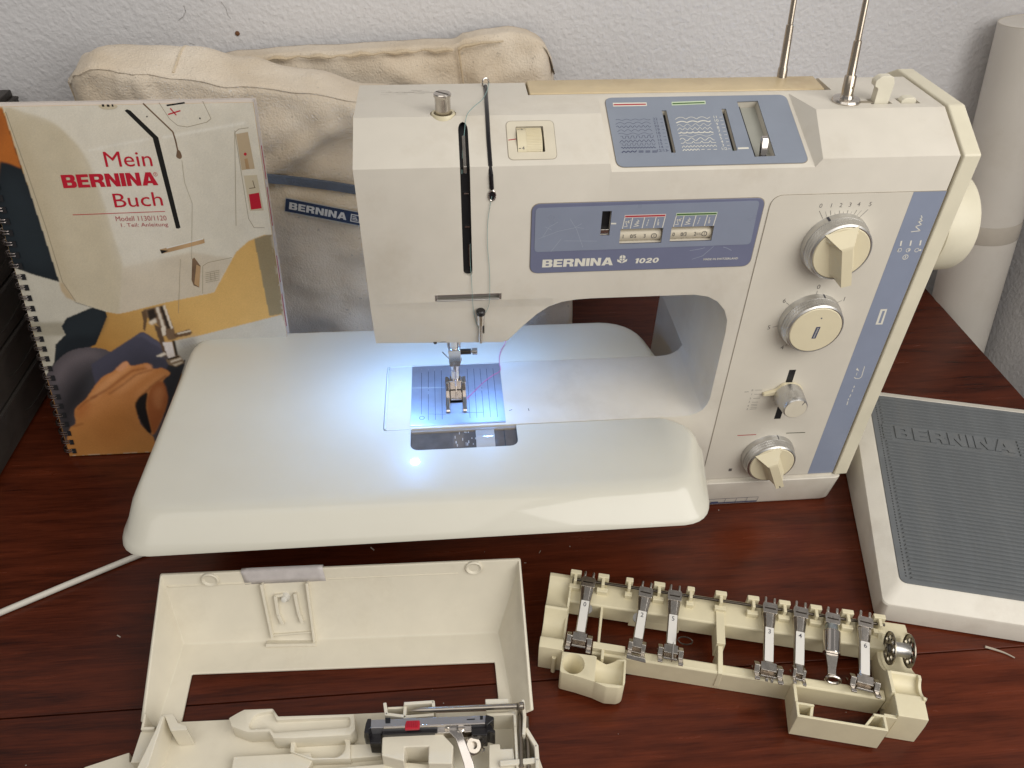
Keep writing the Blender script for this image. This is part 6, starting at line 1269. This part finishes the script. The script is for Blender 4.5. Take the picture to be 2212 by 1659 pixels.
b = MB(); qa, qb = W4(95, 640), W4(575, 618); tv, tf = text_mesh("MADE IN SWITZERLAND", 1.0); tx0 = min(p[0] for p in tv); tx1 = max(p[0] for p in tv); kx_ = (qb[0] - qa[0]) / (tx1 - tx0)
tv2, tf2 = solidify_flat([(qa[0] + (p[0] - tx0) * kx_, qa[1] + .2 + p[1] * 3.4, 0) for p in tv], tf, .35); b.add(tv2, tf2, WF); b.build("raised_lettering", cs_m, ls, smooth=False)
q = W4(930, 490); b = MB(); b.tube([(WF @ Vector((q[0] + 2.6 * cos(a), q[1] + 2.2 * sin(a), .15))) for a in [2 * pi * k / 20 for k in range(20)]], .3, 5, True); b.build("mould_mark", cs_m, ls)
# tape over the rim
tape_m = mat("milky_tape", (.74, .70, .70), .25, var=.08, vscale=120, alpha=.78)
b = MB(); tl = []
for i in range(15):
    u_ = 53 + 55 * i / 14; wv = .35 * sin(i * 1.9); bot = (-1.2 if i < 9 else -1.2 - .25 * (i - 8)) + .4 * sin(i * 2.3)
    tl.append([tuple(BFm @ Vector(p)) for p in ((u_, 6.0, -3.6), (u_, 10.6, -3.2 - .2), (u_, 11.4 + wv * .3, -1.0), (u_ + .2, 11.1, .45), (u_ + .4, 8, .42 + wv * .5), (u_ + .6, 4, .4 + wv * .3), (u_ + .8, bot, .35))])
b.loft(tl, None, False, False, False); tp = b.build("tape_strip", tape_m, ls, angle=60); sd = tp.modifiers.new("s", 'SOLIDIFY'); sd.thickness = .0003; sd.offset = 0

def C3(z): return lambda x, y: tuple(AZ(*zc3(x, y), z).to_2d())
def CT(z): return lambda x, y: tuple(AZ(*zt(x, y), z).to_2d())
def ext(pts, k=26): return pts                                          # front of the tray runs on below the picture
# tray floor
F6_ = CT(6)
b = MB(); t6 = CT(6); l6 = C3(6); b.prism([l6(640, 1375), l6(820, 1325), t6(1050, 460), t6(1200, 470), t6(2040, 440), (133, -225), (-152, -225), l6(545, 1640)], 2.5, 6); tr = b.build("tray_floor", cs_m, ac, bevel=.3)
t24 = CT(24); l28 = C3(28); l24 = C3(24); l26 = C3(26)
b = MB(); b.prism([l28(625, 1385), l28(668, 1276), l28(690, 1283), l28(575, 1640), (l28(575, 1640)[0] - 9, -222), (l28(545, 1640)[0] - 9, -222)], 3, 28); b.build("tray_wall", cs_m, tr, bevel=.6)
b = MB(); b.prism([l26(665, 1272), l26(755, 1265), l26(790, 1330), l26(845, 1352), l26(855, 1384), l26(735, 1390), l26(700, 1300)], 6, 26); b.build("hinge_block", cs_m, tr, bevel=.5)
b = MB(); b.prism([l24(545, 1262), l24(560, 1270), l24(545, 1360), l24(620, 1360), l24(618, 1380), l24(520, 1382)], 4, 24); b.build("hinge_cheek", cs_m, tr, bevel=.4)
l22 = C3(22); b = MB(); b.prism([l22(515, 1384), l22(620, 1378), l22(548, 1608), l22(440, 1610)], 3, 20); b.build("hinge_plate", cs_m, tr, bevel=.4)
l10 = C3(10); b = MB(); b.prism([l10(440, 1545), l10(440, 1615), l10(540, 1612), (-140, -232), (-190, -232), l10(120, 1650)], 2, 10); b.build("side_flange", cs_m, tr, bevel=.5)
# shelf with dished top
t20 = CT(20)
b = MB(); b.prism([t20(-75, 500), t20(-10, 462), t20(40, 437), t20(243, 430), t20(282, 487), t20(832, 470), t20(838, 585), t20(800, 622), t20(390, 645), t20(245, 645), t20(215, 594), t20(60, 602), t20(-55, 560)], 6, 20); sh = b.build("tray_shelf", cs_m, tr, smooth=False, weld=True)
kk = MB(); kk.prism(rpoly([t20(70, 545), t20(115, 470), t20(240, 448), t20(268, 515), t20(800, 490), t20(800, 565), t20(250, 605), t20(225, 570), t20(80, 582)], [3, 5, 2, 2, 2, 2, 2, 2, 3]), 16.5, 30)
cut(sh, kk); finish(sh, .7, 2, 30)
t14 = CT(14); b = MB(); b.prism([t14(375, 650), t14(800, 625), t14(800, 792), t14(525, 800), t14(370, 742)], 6, 14); ms = b.build("pocket_block", cs_m, tr, smooth=False, weld=True)
kk = MB(); kk.prism(rpoly([t14(405, 672), t14(700, 638), t14(765, 650), t14(772, 730), t14(720, 785), t14(540, 788), t14(395, 745)], [1, 3, 5, 6, 6, 3, 2], 6), 7.5, 20); cut(ms, kk); finish(ms, .15, 2, 30)
t12 = CT(12); b = MB(); b.prism([t12(-40, 775), t12(515, 747), t12(530, 800), t12(500, 860), t12(-60, 900)], 6, 12); b.build("tray_ramp", cs_m, tr, bevel=.6)
b = MB(); b.prism([t12(800, 690), t12(1022, 684), t12(1024, 772), t12(802, 792)], 6, 12); b.build("tray_step", cs_m, tr, bevel=.5)
t27 = CT(27); b = MB(); b.prism([t27(1030, 640), t27(1060, 625), t27(1440, 606), t27(1465, 612), t27(1540, 692), t27(1545, 700), t27(1535, 830), t27(1362, 828), t27(1365, 705), t27(1195, 710), t27(1188, 812), t27(1026, 770)], 6, 27); b.build("clip_block", cs_m, tr, bevel=.9, seg=3)
t15 = CT(15); b = MB(); b.prism([t15(530, 868), t15(1190, 812), t15(1360, 828), t15(1540, 835), t15(1540, 900), t15(500, 930)], 6, 14); b.build("tray_step", cs_m, tr, bevel=.5)
b = MB(); wallpath(b, [t24(1985, 470), t24(1990, 560), t24(2003, 800), t24(2010, 900)], 1.8, 6, 24); wallpath(b, [t24(1790, 475), t24(1985, 466)], 1.8, 6, 24); b.build("compartment_wall", cs_m, tr, bevel=.4)
t22 = CT(22); b = MB(); b.prism([t22(1800, 690), t22(1878, 684), t22(1882, 722), t22(1976, 718), t22(1990, 820), t22(1995, 900), t22(1800, 900)], 6, 22); b.build("compartment_block", cs_m, tr, bevel=.6)
t30 = CT(30); b = MB(); wallpath(b, [t30(1050, 395), t30(1060, 470), t30(1180, 485)], 2.0, 12, 30); wallpath(b, [t30(1195, 395), t30(1398, 382), t30(1400, 415)], 2.0, 14, 30); wallpath(b, [t30(1195, 395), t30(1190, 480), t30(1395, 462)], 2.0, 12, 28); wallpath(b, [t30(1068, 405), t30(1185, 400)], 1.4, 12, 26); b.build("rod_clip", cs_m, tr, bevel=.4)
b = MB(); b.prism([t30(1772, 362), t30(1940, 357), t30(1942, 410), t30(1778, 418)], 22, 30); b.build("rod_clip", cs_m, tr, bevel=.6)
b = MB(); wallpath(b, [t30(2045, 360), t30(2058, 480), t30(2052, 600)], 2.2, 4, 28); wallpath(b, [t24(2068, 590), t24(2140, 710), t24(2148, 810), t24(2150, 900)], 2.6, 3, 26); wallpath(b, [t24(1890, 830), t24(2140, 808)], 3.4, 6, 25); b.build("hinge_wall", cs_m, tr, bevel=.6)

# steel rods lying in the tray
rod_m = mat("grey_rod_steel", (.42, .38, .33), .3, 1.0, var=.05)
p, q = AZ(*zt(1240, 446), 29), AZ(*zt(2012, 414), 31)
b = MB(); d_ = (q - p).normalized(); b.lathe([(.25, 0), (1.5, 6), (1.6, 10)], axis_frame(p, q), 14); b.cyl(p + d_ * 10, q, 1.6, 1.7, 16); b.lathe([(1.8, 0), (2.4, .6), (2.4, 3.0), (1.6, 3.6)], axis_frame(q, q + d_), 18); tag(b.build("steel_rod", rod_m), "long pointed steel rod clipped along the back of the case tray", "rod")
b = MB(); rw = [AZ(*zt(x, y), z) for x, y, z in ((2016, 395, 33), (2014, 430, 31), (2022, 480, 24), (2030, 700, 24), (2034, 860, 24))]; b.tube([tuple(x) for x in rw], 1.5, 10); rw2 = [v_ + Vector((4.2, -1, -1)) for v_ in rw[2:]]; b.tube([tuple(x) for x in rw2], 1.3, 10)
tag(b.build("wire_guide_bar", mat("dull_wire", (.30, .26, .21), .35, 1.0, var=.1)), "bent steel wire bar along the right edge of the case tray", "guide bar")

# sliding buttonhole attachment
bh = thing("buttonhole_attachment", "black and silver sliding buttonhole attachment with a red marker", "attachment", (90, -185, 20))
T34, T36, T30, T26 = CT(34), CT(36.6), CT(30), CT(26)
b = MB(); b.prism([T34(948, 512), T34(1782, 480), T34(1782, 542), T34(945, 574)], 24, 34); b.build("slide_rail", mat("silver_grey_slide", (.36, .36, .38), .3, .8, var=.03), bh, bevel=.5)
b = MB(); b.prism([T34(1040, 562), T34(1780, 534), T34(1782, 545), T34(1040, 575)], 33.0, 34.5); b.build("rail_highlight", chrome_m, bh, bevel=.2)
b = MB(); b.prism([T34(912, 545), T34(925, 507), T34(952, 504), T34(950, 575), T34(940, 580), T34(935, 612), T34(900, 610)], 22, 34.4); b.build("end_cap", gloss_black, bh, bevel=.5)
b = MB(); b.prism([T26(945, 580), T26(1030, 588), T26(1025, 690), T26(940, 688)], 14, 27); b.prism([T26(898, 600), T26(940, 600), T26(935, 638), T26(900, 636)], 16, 25); b.build("end_block", gloss_black, bh, bevel=.6)
b = MB(); b.prism([T30(1030, 588), T30(1430, 570), T30(1430, 604), T30(1030, 622)], 18, 30); b.build("lower_rail", gloss_black, bh, bevel=.5)
b = MB(); b.prism([T36(1776, 470), T36(1800, 475), T36(1836, 488), T36(1838, 508), T36(1790, 545), T36(1770, 545)], 24, 36); b.build("arrow_cap", gloss_black, bh, bevel=.6)
b = MB(); b.prism([T30(1672, 545), T30(1800, 540), T30(1848, 598), T30(1842, 615), T30(1795, 600), T30(1788, 630), T30(1675, 628)], 16, 31); b.build("arrow_cap", gloss_black, bh, bevel=.6)
b = MB(); b.prism([T36(1205, 512), T36(1300, 509), T36(1302, 540), T36(1298, 571), T36(1192, 576), T36(1195, 540)], 33.5, 35.6); rm = b.build("red_marker", mat("red_slide_plastic", (.46, .012, .03), .35, var=.05), bh, bevel=.5)
b = MB()
for k in range(7): b.prism([T36(1206 + 13 * k, 520), T36(1212 + 13 * k, 520), T36(1211 + 13 * k, 560), T36(1205 + 13 * k, 560)], 35.5, 36.2)
o = b.build("marker_ribs", MATS["red_slide_plastic"], rm, smooth=False); o['kind'] = 'stuff'
for pts in ([(1052, 500), (1092, 498), (1090, 538), (1055, 540)], [(1640, 508), (1700, 505), (1698, 513), (1642, 515)], [(1735, 485), (1758, 484), (1756, 512), (1736, 513)]):
    b = MB(); b.flat([[T34(*p_) for p_ in pts]], 34.15, None); b.build("rail_notch", black_m, bh, smooth=False)
def U(x, y, z): return tuple(AZ(*zt(x, y), z))
b = MB(); wallpath(b, [CT(29)(1430, 575), CT(29)(1600, 570), CT(29)(1660, 565)], 6, 22, 29); b.build("bracket_plate", steel_m, bh, bevel=.5)
b = MB(); b.loft([[U(x0, y, z), U(x1, y, z), U(x1, y + 4, z - 4), U(x0, y + 4, z - 4)] for x0, x1, y, z in ((1500, 1600, 590, 30), (1560, 1625, 650, 29), (1590, 1660, 740, 27), (1618, 1690, 830, 24), (1630, 1705, 900, 22))]); b.build("attachment_shank", chrome_m, bh, bevel=.5)
b = MB(); b.lathe([(4.6, 0), (5.4, 1), (5.4, 7), (4.4, 8), (2.2, 8), (2.0, 5)], axis_frame(U(1660, 712, 18), U(1705, 690, 28)), 28); b.build("round_nut", rod_m, bh, angle=30)
b = MB()
for px_, py_, r_ in ((1500, 580, 2.2), (1600, 600, 2.6), (1450, 578, 1.8)): b.lathe([(r_, 0), (r_, 5.0), (r_ * .7, 5.6)], Matrix.Translation(Vector(U(px_, py_, 26))), 16)
b.build("rivet", steel_m, bh)
b = MB(); b.tube([U(1760 + 22 * sin(k * 1.9) * .5, 640 + 12 * k, 20 + .2 * k) for k in range(10)], .5, 6); b.build("spring", steel_m, bh)
